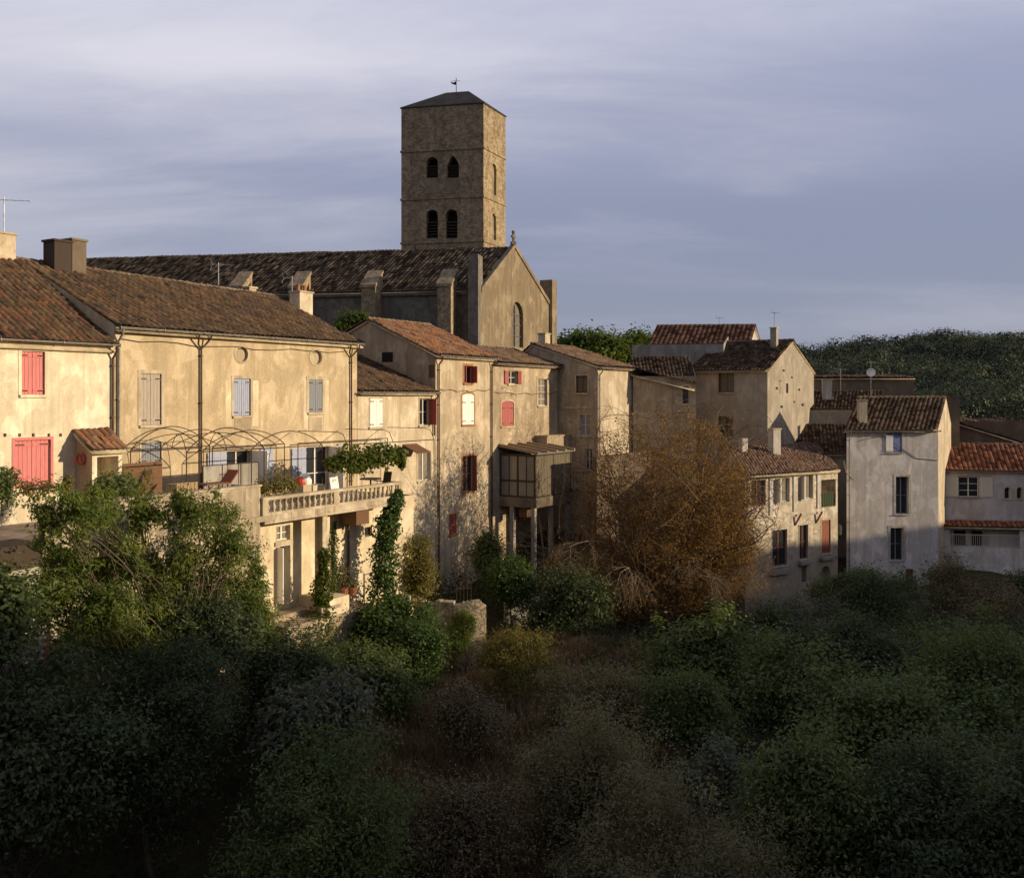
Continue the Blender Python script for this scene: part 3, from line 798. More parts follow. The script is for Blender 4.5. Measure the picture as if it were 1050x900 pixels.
# louvred vent in its side wall
sideB = Plane(*(A.P(cs0, 0) - V((nA.x, nA.y, 0)) * 9.8).xy, nA.x, nA.y)
mb = MB(); sv = sideB.s(398)
mb.boxs(sideB, sv - .45, sv + .35, sideB.z(398, 371), sideB.z(398, 361), -.02, .03); mb.build('vent', M['dark'], H4)
mb = MB(); sv = sideB.s(443)
mb.boxs(sideB, sv - .22, sv + .22, sideB.z(443, 387), sideB.z(443, 374), -.02, .03); mb.build('vent', M['brownwood'], H4)

# ---- 5 worn house with the red arched shutter
wd = [W(A, 521, 380, 530, 394, kind='open', frame=M['offwhite'], trim=0, bars=1, leaves={'L': M['fadedred'], 'R': M['redshut']}, leafw=.45),
      W(A, 514, 411, 526.8, 437, kind='closed', shape='arch', rise=.16, shut=M['fadedred'], frame=M['redshut'], trim=.10, shut_in=-.03, nb=4),
      W(A, 551.5, 388.5, 561, 416, kind='open', frame=M['offwhite'], trim=.16, bars=3, pane=M['glassw'])]
H5, ds0, ds1 = house('worn ochre house with a pink arched shutter above the glazed verandah', A, 505.3, 573, 9, -12.5, 2.2, 3.6, 3.35, M['pl_C'], M['tile_C'], wd, seed=5, leftov=0, rightov=.1)
gutter(H5, A, ds0, ds1 + .1, 2.1)
downpipe(H5, A, 571, 2.05, -3.6, s=ds1 - .18, mat=M['zinc'])
chimney(H5, on_ridge(A, 558, 3.4, 3.2), .75, .6, 1.5, rz, M['pl_A2'], True)
mb = MB(); s0 = A.s(549); mb.boxs(A, s0, ds1 - .02, A.z(560, 461), A.z(560, 447), .0, .9); mb.boxs(A, s0 - .05, ds1 + .03, A.z(560, 447), A.z(560, 445.6), .005, .97)
mb.build('balcony_parapet', M['pl_C'], H5)

# ---- glazed verandah on posts, in front of house 5
vs0 = A.s(512); vout = A.out_for(vs0, 549); vf = A.off(vout)
vs1 = vf.s(586)
pv = vf.P(vs0, 0)
vz0, vz1, vzt = vf.z(549, 521), vf.z(549, 511), vf.z(549, 466)
VR = thing('verandah', 'glazed timber verandah with dusty curtains standing on tall posts', 'verandah', A.P((vs0 + vs1) / 2, -11.2, vout / 2))
mb = MB(); mb.boxs(A, vs0, vs1, vz0, vz1, 0.005, vout + .06); mb.build('floor', M['brownslab'], VR)
sl = Plane(*A.P(vs0, 0).xy, nA.x, nA.y)     # left side of the verandah, seen from its outside (dir = outwards)
mb = MB()
for k in range(2): mb.boxs(vf, vs0 + k * (vs1 - vs0 - .12), vs0 + k * (vs1 - vs0 - .12) + .12, vz1, vzt, -.12, 0)
mb.boxs(vf, (vs0 + vs1) / 2 - .04, (vs0 + vs1) / 2 + .04, vz1, vzt, -.09, -.02)
mb.boxs(vf, vs0 + .12, vs1 - .12, vzt - .12, vzt, -.11, -.005); mb.boxs(vf, vs0 + .12, vs1 - .12, vz1, vz1 + .10, -.11, -.005)
for f in (0.0, .48): mb.boxs(sl, f * vout + .02, f * vout + .12, vz1, vzt, -.10, -.01)
mb.boxs(sl, .12, vout - .13, vzt - .14, vzt, -.10, -.008); mb.boxs(sl, .12, vout - .13, vz1 + .98, vz1 + 1.08, -.10, -.008); mb.boxs(sl, .12, vout - .13, vz1, vz1 + .10, -.10, -.008)
for f in (.26, .74): mb.boxs(sl, f * vout, f * vout + .04, vz1 + .1, vzt - .14, -.08, -.02)
mb.build('frame', M['darkwood'], VR)
mb = MB(); mb.boxs(sl, .12, vout - .13, vz1 + .1, vzt - .14, -.06, -.05); mb.build('pane', M['glassw'], VR)
# dusty front curtain: pleated
mb = MB(); n = 46
for i in range(n):
    a, b = vs0 + .13 + (vs1 - vs0 - .26) * i / n, vs0 + .13 + (vs1 - vs0 - .26) * (i + 1) / n
    oa, ob = -.05 + .018 * math.sin(i * 1.7) + .012 * math.sin(i * .6), -.05 + .018 * math.sin((i + 1) * 1.7) + .012 * math.sin((i + 1) * .6)
    mb.quad(vf.P(a, vz1 + .1, oa), vf.P(b, vz1 + .1, ob), vf.P(b, vzt - .12, ob), vf.P(a, vzt - .12, oa))
mb.build('curtain', M['curtain'], VR)
mb = MB(); zr_ = vzt + .42
P8 = [vf.P(vs0 - .15, vzt, .2), vf.P(vs1 + .15, vzt, .2), A.P(vs1 + .15, zr_, .01), A.P(vs0 - .15, zr_, .01)]
mb.hexa(P8 + [p + V((0, 0, .05)) for p in P8])
rf = mb.build('roof', M['zinc'], VR)
for i in range(5):
    q = MB(); s = vs0 + (vs1 - vs0) * i / 4
    P8 = [vf.P(s - .07, vzt + .05, .24), vf.P(s + .07, vzt + .05, .24), A.P(s + .07, zr_ + .05, .02), A.P(s - .07, zr_ + .05, .02)]
    q.hexa(P8 + [p + V((0, 0, .13)) for p in P8]); q.build('rib', M['palewood'], rf)
for (s, o_, r) in ((vs0 + .15, vout - .2, .13), (vs0 + .15, .9, .14), (vs1 - .2, vout - .2, .14), ((vs0 + vs1) / 2 + .1, vout - .3, .12)):
    q = MB(); q.boxs(A, s - r, s + r, -12.2, vz0, o_ - r, o_ + r); q.build('post', M['cement'], VR)
q = MB(); q.boxs(A, vs0 + .4, vs0 + 1.0, vz0 - .65, vz0 - .02, 1.2, 1.8); q.build('bracket_box', M['brownwood'], VR)
# leaning timbers stored below
for i, (s, z1, t, m, o_, ln) in enumerate(((.75, -7.1, .10, 'palewood', 1.7, -.3), (1.25, -7.0, .07, 'darkwood', 1.9, .22), (1.6, -8.1, .22, 'redbrown', 1.7, .12), (2.15, -7.7, .08, 'palewood', 1.6, -.2), (2.5, -8.6, .16, 'redbrown', 1.8, .15))):
    q = MB(); a = vs0 + 1.7 + s * .75
    q.hexa([A.P(a, -12, o_ + .5), A.P(a + t, -12, o_ + .5), A.P(a + t, -12, o_ + .44), A.P(a, -12, o_ + .44), A.P(a + ln, z1, o_), A.P(a + ln + t, z1, o_), A.P(a + ln + t, z1, o_ - .06), A.P(a + ln, z1, o_ - .06)])
    o = q.build('timber', M[m], None, loc=A.P(a, -12, o_))
    o.name = 'leaning_timber'
    tag(o, ['pale warped plank leaning nearest the middle post under the verandah', 'dark thin pole leaning second from the left under the verandah', 'broad red brown board leaning in the middle under the verandah',
            'pale narrow plank leaning just right of the broad red brown board', 'short red brown board leaning rightmost under the verandah'][i], 'timber', 'timbers leaning under the verandah')

# ---- 6 house standing forward, shaded side with two windows, lit front
sD = A.s(573.5); kD = A.out_for(sD, 613)
Dp = A.off(kD); DL = Plane(*A.P(sD, 0, -4.0).xy, nA.x, nA.y)
wl = [W(DL, 590.5, 385, 602.5, 403, kind='open', frame=M['brownwood'], bars=1, trim=.05, trimmat=M['pl_D'], pane=M['curtain']),
      W(DL, 594.5, 425, 605, 447, kind='open', frame=M['offwhite'], bars=1, trim=.05, trimmat=M['pl_D'], pane=M['greyblue']),
      W(DL, 600, 460, 607.5, 482, kind='open', frame=M['offwhite'], bars=1, trim=.04, trimmat=M['pl_D'])]
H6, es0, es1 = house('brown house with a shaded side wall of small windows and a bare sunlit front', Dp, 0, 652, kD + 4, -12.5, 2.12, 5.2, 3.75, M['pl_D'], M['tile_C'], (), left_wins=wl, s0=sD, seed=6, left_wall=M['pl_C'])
gutter(H6, Dp, es0 - .1, es1, 2.02)
downpipe(H6, Dp, 0, 1.95, -6, s=es0 + .12, mat=M['zinc'])
mb = MB(); mb.boxs(DL, DL.s(574), DL.s(607), DL.z(590, 419), DL.z(590, 416.6), -.02, .05); mb.build('ledge', M['trim'], H6)
mb = MB(); mb.boxs(DL, DL.s(574), DL.s(611), -12, DL.z(600, 500), 0.01, 1.2); mb.boxs(DL, DL.s(573), DL.s(611), DL.z(600, 500), DL.z(600, 497.5), .005, 1.28)
mb.build('terrace_base', M['pl_C'], H6)
mb = MB(); zr = DL.z(600, 497)
for i in range(12):
    s = DL.s(574) + (DL.s(610) - DL.s(574)) * i / 11; mb.boxs(DL, s - .012, s + .012, zr, zr + .95, 1.2, 1.225)
mb.boxs(DL, DL.s(574), DL.s(610), zr + .92, zr + .96, 1.19, 1.235); mb.build('railing', M['black'], H6)
# low wall at the foot of the lit front, its brown colour stands for shade
gwp = Dp.off(2.2)
GW = MB(); GW.boxs(gwp, gwp.s(612), gwp.s(668), -12.5, gwp.z(630, 468), -.3, 0); GW.boxs(gwp, gwp.s(611.5), gwp.s(668), gwp.z(630, 468) , gwp.z(630, 466.4), -.34, .04)
tag(GW.build('shade_coloured_wall', [M['brownwall']], None, loc=gwp.P(gwp.s(640), -12.5)), 'low wall with shade in its brown colour at the foot of the bare sunlit house front behind the autumn tree', 'wall')

# ---- 7 shaded low wing right of house 6
D2 = plane_at(652, 70.8, .985, -.17)
H7, fs0, fs1 = house('low shaded wing between the bare sunlit front and the grey gabled house', D2, 649, 714, 6, -12, 1.5, 5.9, 2.2, M['pl_C'], M['tile_old'], [W(D2, 700, 396, 706, 414, kind='open', frame=M['brownwood'], bars=1, trim=0)],
    s0=None, back=(.1, 1), seed=7, eave_dz=(.55, -.6), ridge_dz=(.9, .9), nogen=True, rightov=0)

# ---- 8 grey gabled house
E = plane_at(787, 74, .849, -.529)      # shaded eave side; the lit gable runs back along the village line
e1 = E.s(787); bE = (.529, .849)
GE = Plane(*E.P(e1, 0).xy, *bE)
we = [W(E, 737, 381, 753, 402.5, kind='open', frame=M['brownwood'], trim=.05, trimmat=M['cement'], bars=1, leaves={'l': M['brownwood']}, leafw=.1, pane=M['curtain']),
      W(E, 737, 427, 752, 448, kind='open', frame=M['darkwood'], trim=.06, trimmat=M['cement'], bars=1)]
ge = [dict(W(GE, x - w, y - w * 1.1, x + w, y + w * 1.1), reveal=.25, blind=False) for x, y, w in ((803.5, 380, 1.0), (812, 387, .8), (796.5, 398, 1.1), (819.5, 399.5, 1.0), (823, 415, 1.2), (801.5, 417, 1.2), (814.5, 412, .8), (806, 394, .8))]
ge.append(dict(W(GE, 806, 393, 808.2, 403), reveal=.3, blind=False))
ge[-2]['s0'] += .001
ge = ge[:-2] + [ge[-1]]
H8, gs0, gs1 = house('grey house with a broad sunlit gable of small putlog holes', E, 0, 787, 13.2, -15, 2.12, 6.6, 4.6, M['pl_E'], M['tile_old'], we, s0=e1 - 6.3, back=bE, seed=8, right_wins=(), holes=(), nogen=True, rightov=.15, leftov=.1)
H8.children[0].data  # wall
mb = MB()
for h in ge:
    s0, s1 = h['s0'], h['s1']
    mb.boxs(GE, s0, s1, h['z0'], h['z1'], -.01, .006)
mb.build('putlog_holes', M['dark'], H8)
chimney(H8, GE.P(5.0, 4.2, -1.0), .55, .5, 1.35, math.atan2(bE[1], bE[0]), M['pl_E'], True)
antenna(H8, GE.P(5.0, 5.5, -1.0), 1.4, .4, 5, .6)

# ---- 9 house behind with the long red-brown roof
Fp = plane_at(768, 86, .995, -.10)
fw = []
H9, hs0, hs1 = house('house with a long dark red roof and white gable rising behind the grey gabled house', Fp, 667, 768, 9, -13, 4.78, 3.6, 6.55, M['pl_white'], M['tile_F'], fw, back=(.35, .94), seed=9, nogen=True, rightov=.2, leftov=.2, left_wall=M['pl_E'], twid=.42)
antenna(H9, Fp.P(Fp.s(742), 6.5, -3.6), .9, .3, 5, .7)
# ---- 10 grey blind wall in front of it
F2 = plane_at(738, 80, .97, -.24)
H10, is0, is1 = house('windowless dark grey house with a sloping top below the long dark red roof', F2, 648, 742, 4.5, -13, 4.35, 4.4, 4.9, M['cement'], M['tile_old'], (), back=(.3, .95), seed=10, nogen=True, eave_dz=(-.9, .35), ridge_dz=(-.9, .35), roofing=False)

# ---- 11 roofs stepping down right of the gable
Ip = plane_at(868, 78, .985, -.17)
H11, js0, js1 = house('two stepped dark tiled roofs between the sunlit gable and the mottled tall house', Ip, 790, 873, 5.2, -14, Ip.z(830, 464), 5.0, Ip.z(830, 464) + 2.15, M['pl_E'], M['tile_old'], (), back=(.25, .97), seed=11, nogen=True, rightov=.3)
I2 = plane_at(880, 83.5, .985, -.17)
tiles('roof', H11, I2.P(I2.s(828), -1.1), I2.P(I2.s(905), -1.1), I2.off(-4.2).P(I2.s(905) + .9, .55), I2.off(-4.2).P(I2.s(828) + .9, .55), M['tile_old'], seed=12)
chimney(H11, I2.off(-2.4).P(I2.off(-2.4).s(848), -.2), .8, .6, 1.7, -.17, M['pl_white'], True)
antenna(H11, I2.off(-4.6).P(I2.off(-4.6).s(862), .4), 2.2, .7, 6, 1.0)
mb = MB(); mb.boxs(I2, I2.s(828), I2.s(905), -12, -1.15, -4.4, -.05); mb.build('wall', M['pl_E'], H11)

# ---- 12 rubble house with a loggia
G = plane_at(765, 63.3, .80, .60)
wg = [W(G, 770, 492, 785, 519, kind='open', frame=M['redbrown'], trim=.07, bars=0, trimmat=M['pl_white']),
      W(G, 796, 490, 809.5, 515, kind='open', frame=M['offwhite'], trim=.07, bars=0, pane=M['glassw'], trimmat=M['pl_white'], leaves={'l': M['offwhite']}, leafw=.3),
      W(G, 821, 487.5, 833.5, 511.5, kind='open', frame=M['offwhite'], trim=.07, bars=0, pane=M['glassw'], trimmat=M['pl_white'], leaves={'l': M['offwhite']}, leafw=.3),
      W(G, 791.5, 543, 807, 580, kind='open', frame=M['redbrown'], trim=.08, bars=1, trimmat=M['pl_white']),
      W(G, 819.5, 538, 828.5, 573, kind='open', frame=M['redbrown'], trim=.07, bars=1, trimmat=M['pl_white']),
      W(G, 842.5, 533, 851.5, 567, kind='closed', shut=M['redbrown'], frame=M['redbrown'], trim=.07, shut_in=-.06, nb=2)]
log = dict(W(G, 842, 491.5, 857, 519.5), reveal=1.6, blind=True)
arch = dict(W(G, 841.5, 580, 851.5, 600, shape='arch'), reveal=.5, blind=True)
slit = dict(W(G, 822, 580, 827, 597), reveal=.4, blind=True)
H12, ks0, ks1 = house('two storey rubble house with pilasters and a corner loggia beside the orange tree', G, 764, 859, 6.2, -15.5, -5.08, 6.0, -3.55, M['pl_G'], M['tile_G'], wg, back=(.05, 1), seed=13, holes=[log, arch, slit], nogen=True, rightov=.1, oh=.45)
z0, z1 = G.z(800, 531.5), -5.3
for x in (766, 788.5, 813, 837.5):
    mb = MB(); mb.boxs(G, G.s(x) , G.s(x) + .3, G.z(x, 532 - (x - 765) * .155), z1, -.01, .07); mb.build('pilaster', M['pl_white'], H12)
mb = MB(); mb.boxs(G, ks0, ks1, -5.28, -5.12, -.01, .22); mb.build('eave_moulding', M['trim'], H12)
mb = MB()
zc = G.z(800, 529); mb.boxs(G, ks0, G.s(841), zc - .12, zc, -.01, .10); mb.build('string_course', M['pl_white'], H12)
mb = MB()
for x in (815, 836.5): 
    s = G.s(x); z = G.z(x, 527 - (x - 815) * .1)
    mb.tube([G.P(s + .25, z + .05, .35), G.P(s, z - .75, .02)], .07, 6)
mb.build('bracket', M['redbrown'], H12)
mb = MB(); s0, s1, z = log['s0'], log['s1'], log['z0']
for i in range(9):
    s = s0 + (s1 - s0) * i / 8; mb.boxs(G, s - .012, s + .012, z, z + .95, -.06, -.035)
mb.boxs(G, s0, s1, z + .93, z + .98, -.07, -.025); lr = mb.build('loggia_railing', M['iron'], H12)
mb = MB(); mb.boxs(G, s0 + .35, s1 - .05, z + .03, z + .9, -.14, -.11); mb.build('canvas_screen', M['greencloth'], lr)
q = G.off(-3.0); chimney(H12, q.P(q.s(794), -4.3), .7, .55, 2.0, .5, M['pl_white'], True)
q = G.off(-3.6); chimney(H12, q.P(q.s(762), -4.0), .5, .4, 1.1, .5, M['pl_white'], False)
for a, b, c, d in ((789, 808, 588, 583.5), (840, 855, 573, 570), (818, 830, 578, 575)):
    mb = MB(); mb.boxs(G, G.s(a), G.s(b), G.z((a + b) / 2, c), G.z((a + b) / 2, d), 0, .33); mb.build('stone_shelf', M['cement'], H12)

# ---- 13 tall mottled house
Hp = plane_at(868, 71.5, 1, .085)
wh = [W(Hp, 909.5, 443.5, 925, 464, kind='closed', shut=M['bluedeep'], frame=M['bluedeep'], trim=0, shut_in=-.03, nb=3),
      W(Hp, 918.5, 488.5, 932, 527, kind='open', frame=M['greyblue'], trim=.16, bars=1, reveal=.36, trimmat=M['pl_white']),
      W(Hp, 913, 541, 926.5, 574.5, kind='open', frame=M['greyblue'], trim=.19, bars=1, reveal=.36, trimmat=M['pl_white']),
      W(Hp, 928.5, 583, 936.5, 599, kind='closed', shut=M['brownwood'], frame=M['darkwood'], trim=0, sill=False, nb=2)]
bH = (.50, .866)
H13, ls0, ls1 = house('tall mottled white house with a blue attic shutter and dark windows', Hp, 868, 962, 9.0, -16, -2.36, 5.2, -.06, M['pl_H'], M['tile_old'], wh, back=bH, seed=14, nogen=True, rightov=.0, leftov=.15, twid=.36, right_wall=M['pl_D'])
mb = MB(); s = Hp.s(909.8); 
boards(mb, Hp, s - .12, s + .42, Hp.z(910, 463), Hp.z(910, 446), .03, .06, 2); mb.build('shutter', M['whiteshut'], H13)
downpipe(H13, Hp, 870.5, -2.4, -15, mat=M['zinc'], out=.08)
q = Hp.off(-.9); chimney(H13, q.P(q.s(884), -2.0), .6, .5, 1.75, 0, M['pl_A2'], True)
q = Hp.off(-4.2); antenna(H13, q.P(q.s(893), -.1), 2.9, .2, 5, .8, dish=2.0)
mb = MB(); mb.tube([Hp.P(Hp.s(862), Hp.z(862, 472), .5), Hp.P(Hp.s(866), Hp.z(866, 484), .3), Hp.P(Hp.s(875), Hp.z(875, 492), .09)], .05, 6); mb.build('pipe', M['zinc'], H13)
mb = MB(); q = Hp.off(.2); mb.lathe(q.P(q.s(857.5), q.z(857, 549)), [(.3, 0), (.38, .1), (.4, .7), (.3, .82), (.1, .86)], 12); mb.tube([q.P(q.s(857.5), -15), q.P(q.s(857.5), q.z(857, 549))], .06, 6)
mb.build('water_tank', M['black'], H13)

# ---- 14 right-hand house with the new orange roof
J = plane_at(962, 76.5, .985, -.17)
wj = [W(J, 983, 489, 1003.5, 509.5, kind='sash', frame=M['whiteshut'], trim=.08, bars=2, leaves={'L': M['offwhite'], 'R': M['offwhite']}, leafw=.98, trimmat=M['cement']),
      W(J, 1030, 499.5, 1035.5, 511, shape='arch', kind='dark', trim=.1, sill=True), W(J, 1042.5, 499.5, 1048, 511, shape='arch', kind='dark', trim=.1, sill=True)]
H14, ms0, ms1 = house('pinkish grey house under a new orange tiled roof at the right edge', J, 963, 1150, 7, -16, J.z(1000, 481), 4.0, J.z(1000, 481) + 1.75, M['pl_J'], M['tile_red'], wj, back=(.3, .95), seed=15, nogen=True, leftov=.0, twid=.36)
# lower balcony with tiled canopy and white railing
J1 = J.off(.95); sj0 = J1.s(963); sj1 = J1.s(1150)
zt = J1.z(1000, 540); zd = J1.z(1000, 561)
mb = MB(); mb.boxs(J1, sj0, sj1, -16, zd, -.9, 0); mb.boxs(J1, sj0, J1.s(974), zd, zt - .1, -.3, -.002); mb.boxs(J1, J1.s(1046), sj1, zd, zt - .1, -.3, -.002); mb.build('balcony_base', M['pl_H'], H14)
tiles('canopy_roof', H14, J1.P(sj0 - .1, zt, .25), J1.P(sj1, zt, .25), J1.P(sj1, zt + .35, -.9), J1.P(sj0 - .1, zt + .35, -.9), M['tile_red'], seed=16, tw=.36)
mb = MB(); a, b = J1.s(975), J1.s(1046)
for i in range(34):
    s = a + (b - a) * i / 33; mb.boxs(J1, s - .013, s + .013, zd, zd + .95, -.1, -.075)
mb.boxs(J1, a, b, zd + .93, zd + .98, -.11, -.065); mb.boxs(J1, a, b, zd + .08, zd + .11, -.10, -.07); mb.build('balcony_railing', M['offwhite'], H14)
mb = MB(); boards(mb, J, J.s(1014), J.s(1024), zd, zd + 1.1, .02, .06, 3); mb.build('door', M['offwhite'], H14)
mb = MB(); mb.boxs(J, J.s(996), J.s(1007), zd, zd + 1.15, .01, .04); mb.boxs(J, J.s(978), J.s(990), zd, zd + 1.15, .01, .04); mb.build('dark_opening', M['dark'], H14)
chimney(H14, J.off(-3.8).P(J.off(-3.8).s(978), -4.0), .7, .65, 4.0, -.1, M['brownwall'], True, capm=M['brownwall'])

gutter(H14, J, ms0, ms1, J.z(1000, 481) - .12, out=.34)
gutter(H13, Hp, ls0, ls1, -2.48, out=.34)
gutter(H8, E, gs0, gs1, 2.02, out=.34); downpipe(H8, E, 0, 1.95, -9, s=gs0 + .3, mat=M['zinc'])
downpipe(H14, J, 0, J.z(1000, 481) - .2, -14, s=ms0 + .35, mat=M['zinc'])
mb = MB(); mb.tube([Hp.P(Hp.s(880), Hp.z(880, 452), .03), Hp.P(Hp.s(905), Hp.z(905, 447), .03), Hp.P(Hp.s(940), Hp.z(940, 470), .03), Hp.P(Hp.s(961), Hp.z(961, 472), .03)], .018, 5); mb.build('cable', M['black'], H13)
for root_, pl_, x0_, x1_, y_ in ((HA, A, 124, 356, 347.5), (H4, A, 451, 502, 399), (H5, A, 507, 570, 402)):
    mb = MB(); pts_ = []
    for i in range(13):
        x_ = x0_ + (x1_ - x0_) * i / 12; pts_.append(pl_.P(pl_.s(x_), pl_.z(x0_, y_) - .06 * math.sin(i * 1.9) - .1 * math.sin(math.pi * i / 12), .04))
    mb.tube(pts_, .016, 5); mb.build('cable', M['black'], root_)
# ---- 15 brown house beyond it, 16 long brown wall behind
K = plane_at(980, 81, .985, -.17)
H15, ns0, ns1 = house('brown house with a sloping tiled edge behind the new orange roof', K, 978, 1100, 7, -16, -2.0, 4.0, -.7, M['brownwall'], M['tile_C'], (), back=(-.3, .95), seed=17, nogen=True, eave_dz=(0, -3.0), ridge_dz=(0, -3.0))
q = K.off(-1.2); chimney(H15, q.P(q.s(1032), -3.7), .7, .6, 1.3, 0, M['pl_white'], True)
L = plane_at(845, 95, 1, -.1)
H16, os0, os1 = house('long flat topped brown building behind the stepped roofs', L, 836, 937, 6, -6, L.z(890, 387.5), 5.9, L.z(890, 387.5) + .35, M['brownwall'], M['tile_G'], (), seed=18, nogen=True, oh=.25)
# ================================================================== church
N = plane_at(493, 75, .985, -.17)          # nave wall facing the valley (in shade)
gB = (.415, .91)
n1 = N.s(493); n0 = n1 - 40
zeN = 8.3
CH = thing('church', 'stone church with a square bell tower rising behind the village roofs', 'church', N.P((n0 + n1) / 2, -6))
GP = Plane(*N.P(n1, 0).xy, *gB)            # sunlit gable
# gable wall with the oval window
gw = GP.s(564.5)
zap = 12.45
mb = MB()
fr = N.P(n0, 0)
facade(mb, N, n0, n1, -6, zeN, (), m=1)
ov = dict(W(GP, 524.2, 309.5, 536.5, 356, shape='arch'), rise=None)
ov['rise'] = (ov['s1'] - ov['s0']) / 2
ov['reveal'] = .45; ov['blind'] = True
facade(mb, GP, 0, gw, -6, zeN, [ov], ztop=[(GP.s(527.5), zap)])
c = GP.P(gw, 0); d_ = N.P(n0, 0) + V((gB[0], gB[1], 0)) * gw
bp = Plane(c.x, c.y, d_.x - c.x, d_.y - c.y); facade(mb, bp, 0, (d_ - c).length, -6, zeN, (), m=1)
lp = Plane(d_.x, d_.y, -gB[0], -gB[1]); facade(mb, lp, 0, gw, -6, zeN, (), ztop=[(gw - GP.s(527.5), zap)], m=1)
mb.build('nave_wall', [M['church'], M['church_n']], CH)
# tracery of the oval window
mb = MB(); c, w = (ov['s0'] + ov['s1']) / 2, (ov['s1'] - ov['s0'])
mb.boxs(GP, c - .04, c + .04, ov['z0'], ov['z1'] - .3, -.28, -.2)
for f in (.25, .5, .72): mb.boxs(GP, ov['s0'], ov['s1'], ov['z0'] + (ov['z1'] - ov['z0']) * f - .03, ov['z0'] + (ov['z1'] - ov['z0']) * f + .03, -.27, -.21)
tr = mb.build('window', M['church_n'], CH)
mb = MB(); inner, _ = outline(ov); mb.poly([GP.P(s, z, -.30) for s, z in inner]); mb.build('pane', M['church_n'], tr)
# nave roof, two slopes
b3c = V((gB[0], gB[1], 0)); ra = GP.s(527.5)
ext = .22
E0 = N.P(n0 - .3, zeN - .12) - b3c * .35; E1 = N.P(n1 - .22, zeN - .12) - b3c * .35
R1 = N.P(n1 - .22, zap - .05) + b3c * ra; R0 = N.P(n0 - .3, zap - .05) + b3c * ra
tiles('nave_roof', CH, E0, E1, R1, R0, M['tile_church'], tw=.33, tr=.5, amp=.075, seed=31)
X1 = N.P(n1 - .22, zeN - .1) + b3c * (gw + .3); X0 = N.P(n0 - .3, zeN - .1) + b3c * (gw + .3)
tiles('nave_roof', CH, X1, X0, R0 + b3c * .01, R1 + b3c * .01, M['tile_church'], tw=.5, tr=.6, amp=.07, seed=32)
# coping along the gable
mb = MB()
for (a, za, b, zb_) in ((-.05, zeN + .0, ra, zap + .14), (ra, zap + .14, gw + .05, zeN + .0)):
    mb.hexa([GP.P(a, za - .28, .1), GP.P(b, zb_ - .28, .1), GP.P(b, zb_ - .28, -.3), GP.P(a, za - .28, -.3), GP.P(a, za + .08, .1), GP.P(b, zb_ + .08, .1), GP.P(b, zb_ + .08, -.3), GP.P(a, za + .08, -.3)])
mb.build('coping', M['church'], CH)
# stone cross on the apex
p = GP.P(ra, zap + .15, -.1); mb = MB()
mb.box(p, .4, .4, .25, .3); mb.box(p + V((0, 0, .25)), .16, .16, .75, .3)
mb.hexa([GP.P(ra - .34, zap + .72, .0), GP.P(ra + .34, zap + .72, .0), GP.P(ra + .34, zap + .72, -.17), GP.P(ra - .34, zap + .72, -.17), GP.P(ra - .34, zap + .9, .0), GP.P(ra + .34, zap + .9, .0), GP.P(ra + .34, zap + .9, -.17), GP.P(ra - .34, zap + .9, -.17)])
mb.lathe(p + V((0, 0, .95)), [(.1, 0), (.16, .08), (.1, .2), (.03, .24)], 8)
mb.build('gable_cross', M['church'], CH)
# corner piers
mb = MB()
sA_ = N.s(483); mb.boxs(N, sA_, n1 + .02, -6, N.z(490, 262.5), -.6, 1.1, 1)
mb.build('corner_pier', [M['church'], M['church_n']], CH)
mb = MB(); s0 = gw - .35; s1 = s0 + 1.15
mb.boxs(GP, s0, s1, -6, GP.z(560, 286), -.9, .3, 0); mb.build('corner_pier', [M['church']], CH)
# buttresses with sloped heads
for (x0, x1, yt, ybk, k) in ((455, 468.5, 286, 278, 2.0), (378, 392, 287, 283, 1.8), (305, 318, 288, 286, 1.7), (246, 258, 288, 286, 1.7)):
    s0, s1 = N.s(x0), N.s(x1) ; zt = N.z((x0 + x1) / 2, yt) + .2; mb = MB()
    P = N.P
    mb.hexa([P(s0, -6, k), P(s1, -6, k), P(s1, -6, -.1), P(s0, -6, -.1), P(s0, zt - 1.0, k), P(s1, zt - 1.0, k), P(s1, zt + .3, -.1), P(s0, zt + .3, -.1)])
    Q = [P(s0 - .08, zt - 1.0, k + .1), P(s1 + .08, zt - 1.0, k + .1), P(s1 + .08, zt + .35, -.1), P(s0 - .08, zt + .35, -.1)]
    mb.hexa(Q + [q + V((0, 0, .22)) for q in Q])
    mb.build('buttress', M['ashlar'], CH)
mb = MB(); mb.boxs(N, n0, N.s(483), zeN - .42, zeN - .22, -.02, .22); mb.build('cornice', M['church_n'], CH)

# ---- tower
Yc = 84.0
cT = pt(495.8, 250, Yc)
def tp(px, Y): return V(((px - CX) / F * Y, Y, 0))
T_l, T_c, T_r = tp(411.5, Yc * 1.0186), tp(495.8, Yc), tp(518.3, Yc * 1.049)
T_b = T_l + (T_r - T_c)
zt0 = -5; zt1 = (HY - 106) / F * Yc
TF = Plane(T_l.x, T_l.y, T_c.x - T_l.x, T_c.y - T_l.y); wF = (T_c - T_l).length
TR = Plane(T_c.x, T_c.y, T_r.x - T_c.x, T_r.y - T_c.y); wR = (T_r - T_c).length
TB = Plane(T_r.x, T_r.y, T_b.x - T_r.x, T_b.y - T_r.y); TL = Plane(T_b.x, T_b.y, T_l.x - T_b.x, T_l.y - T_b.y)
def op(pl, x0, y0, x1, y1, **k):
    h = W(pl, x0, y0, x1, y1, shape='arch'); h['pointed'] = k.get('pointed', False); h['rise'] = (h['s1'] - h['s0']) * (.75 if h['pointed'] else .5); h['reveal'] = .9; h['blind'] = True; h.update(k); return h
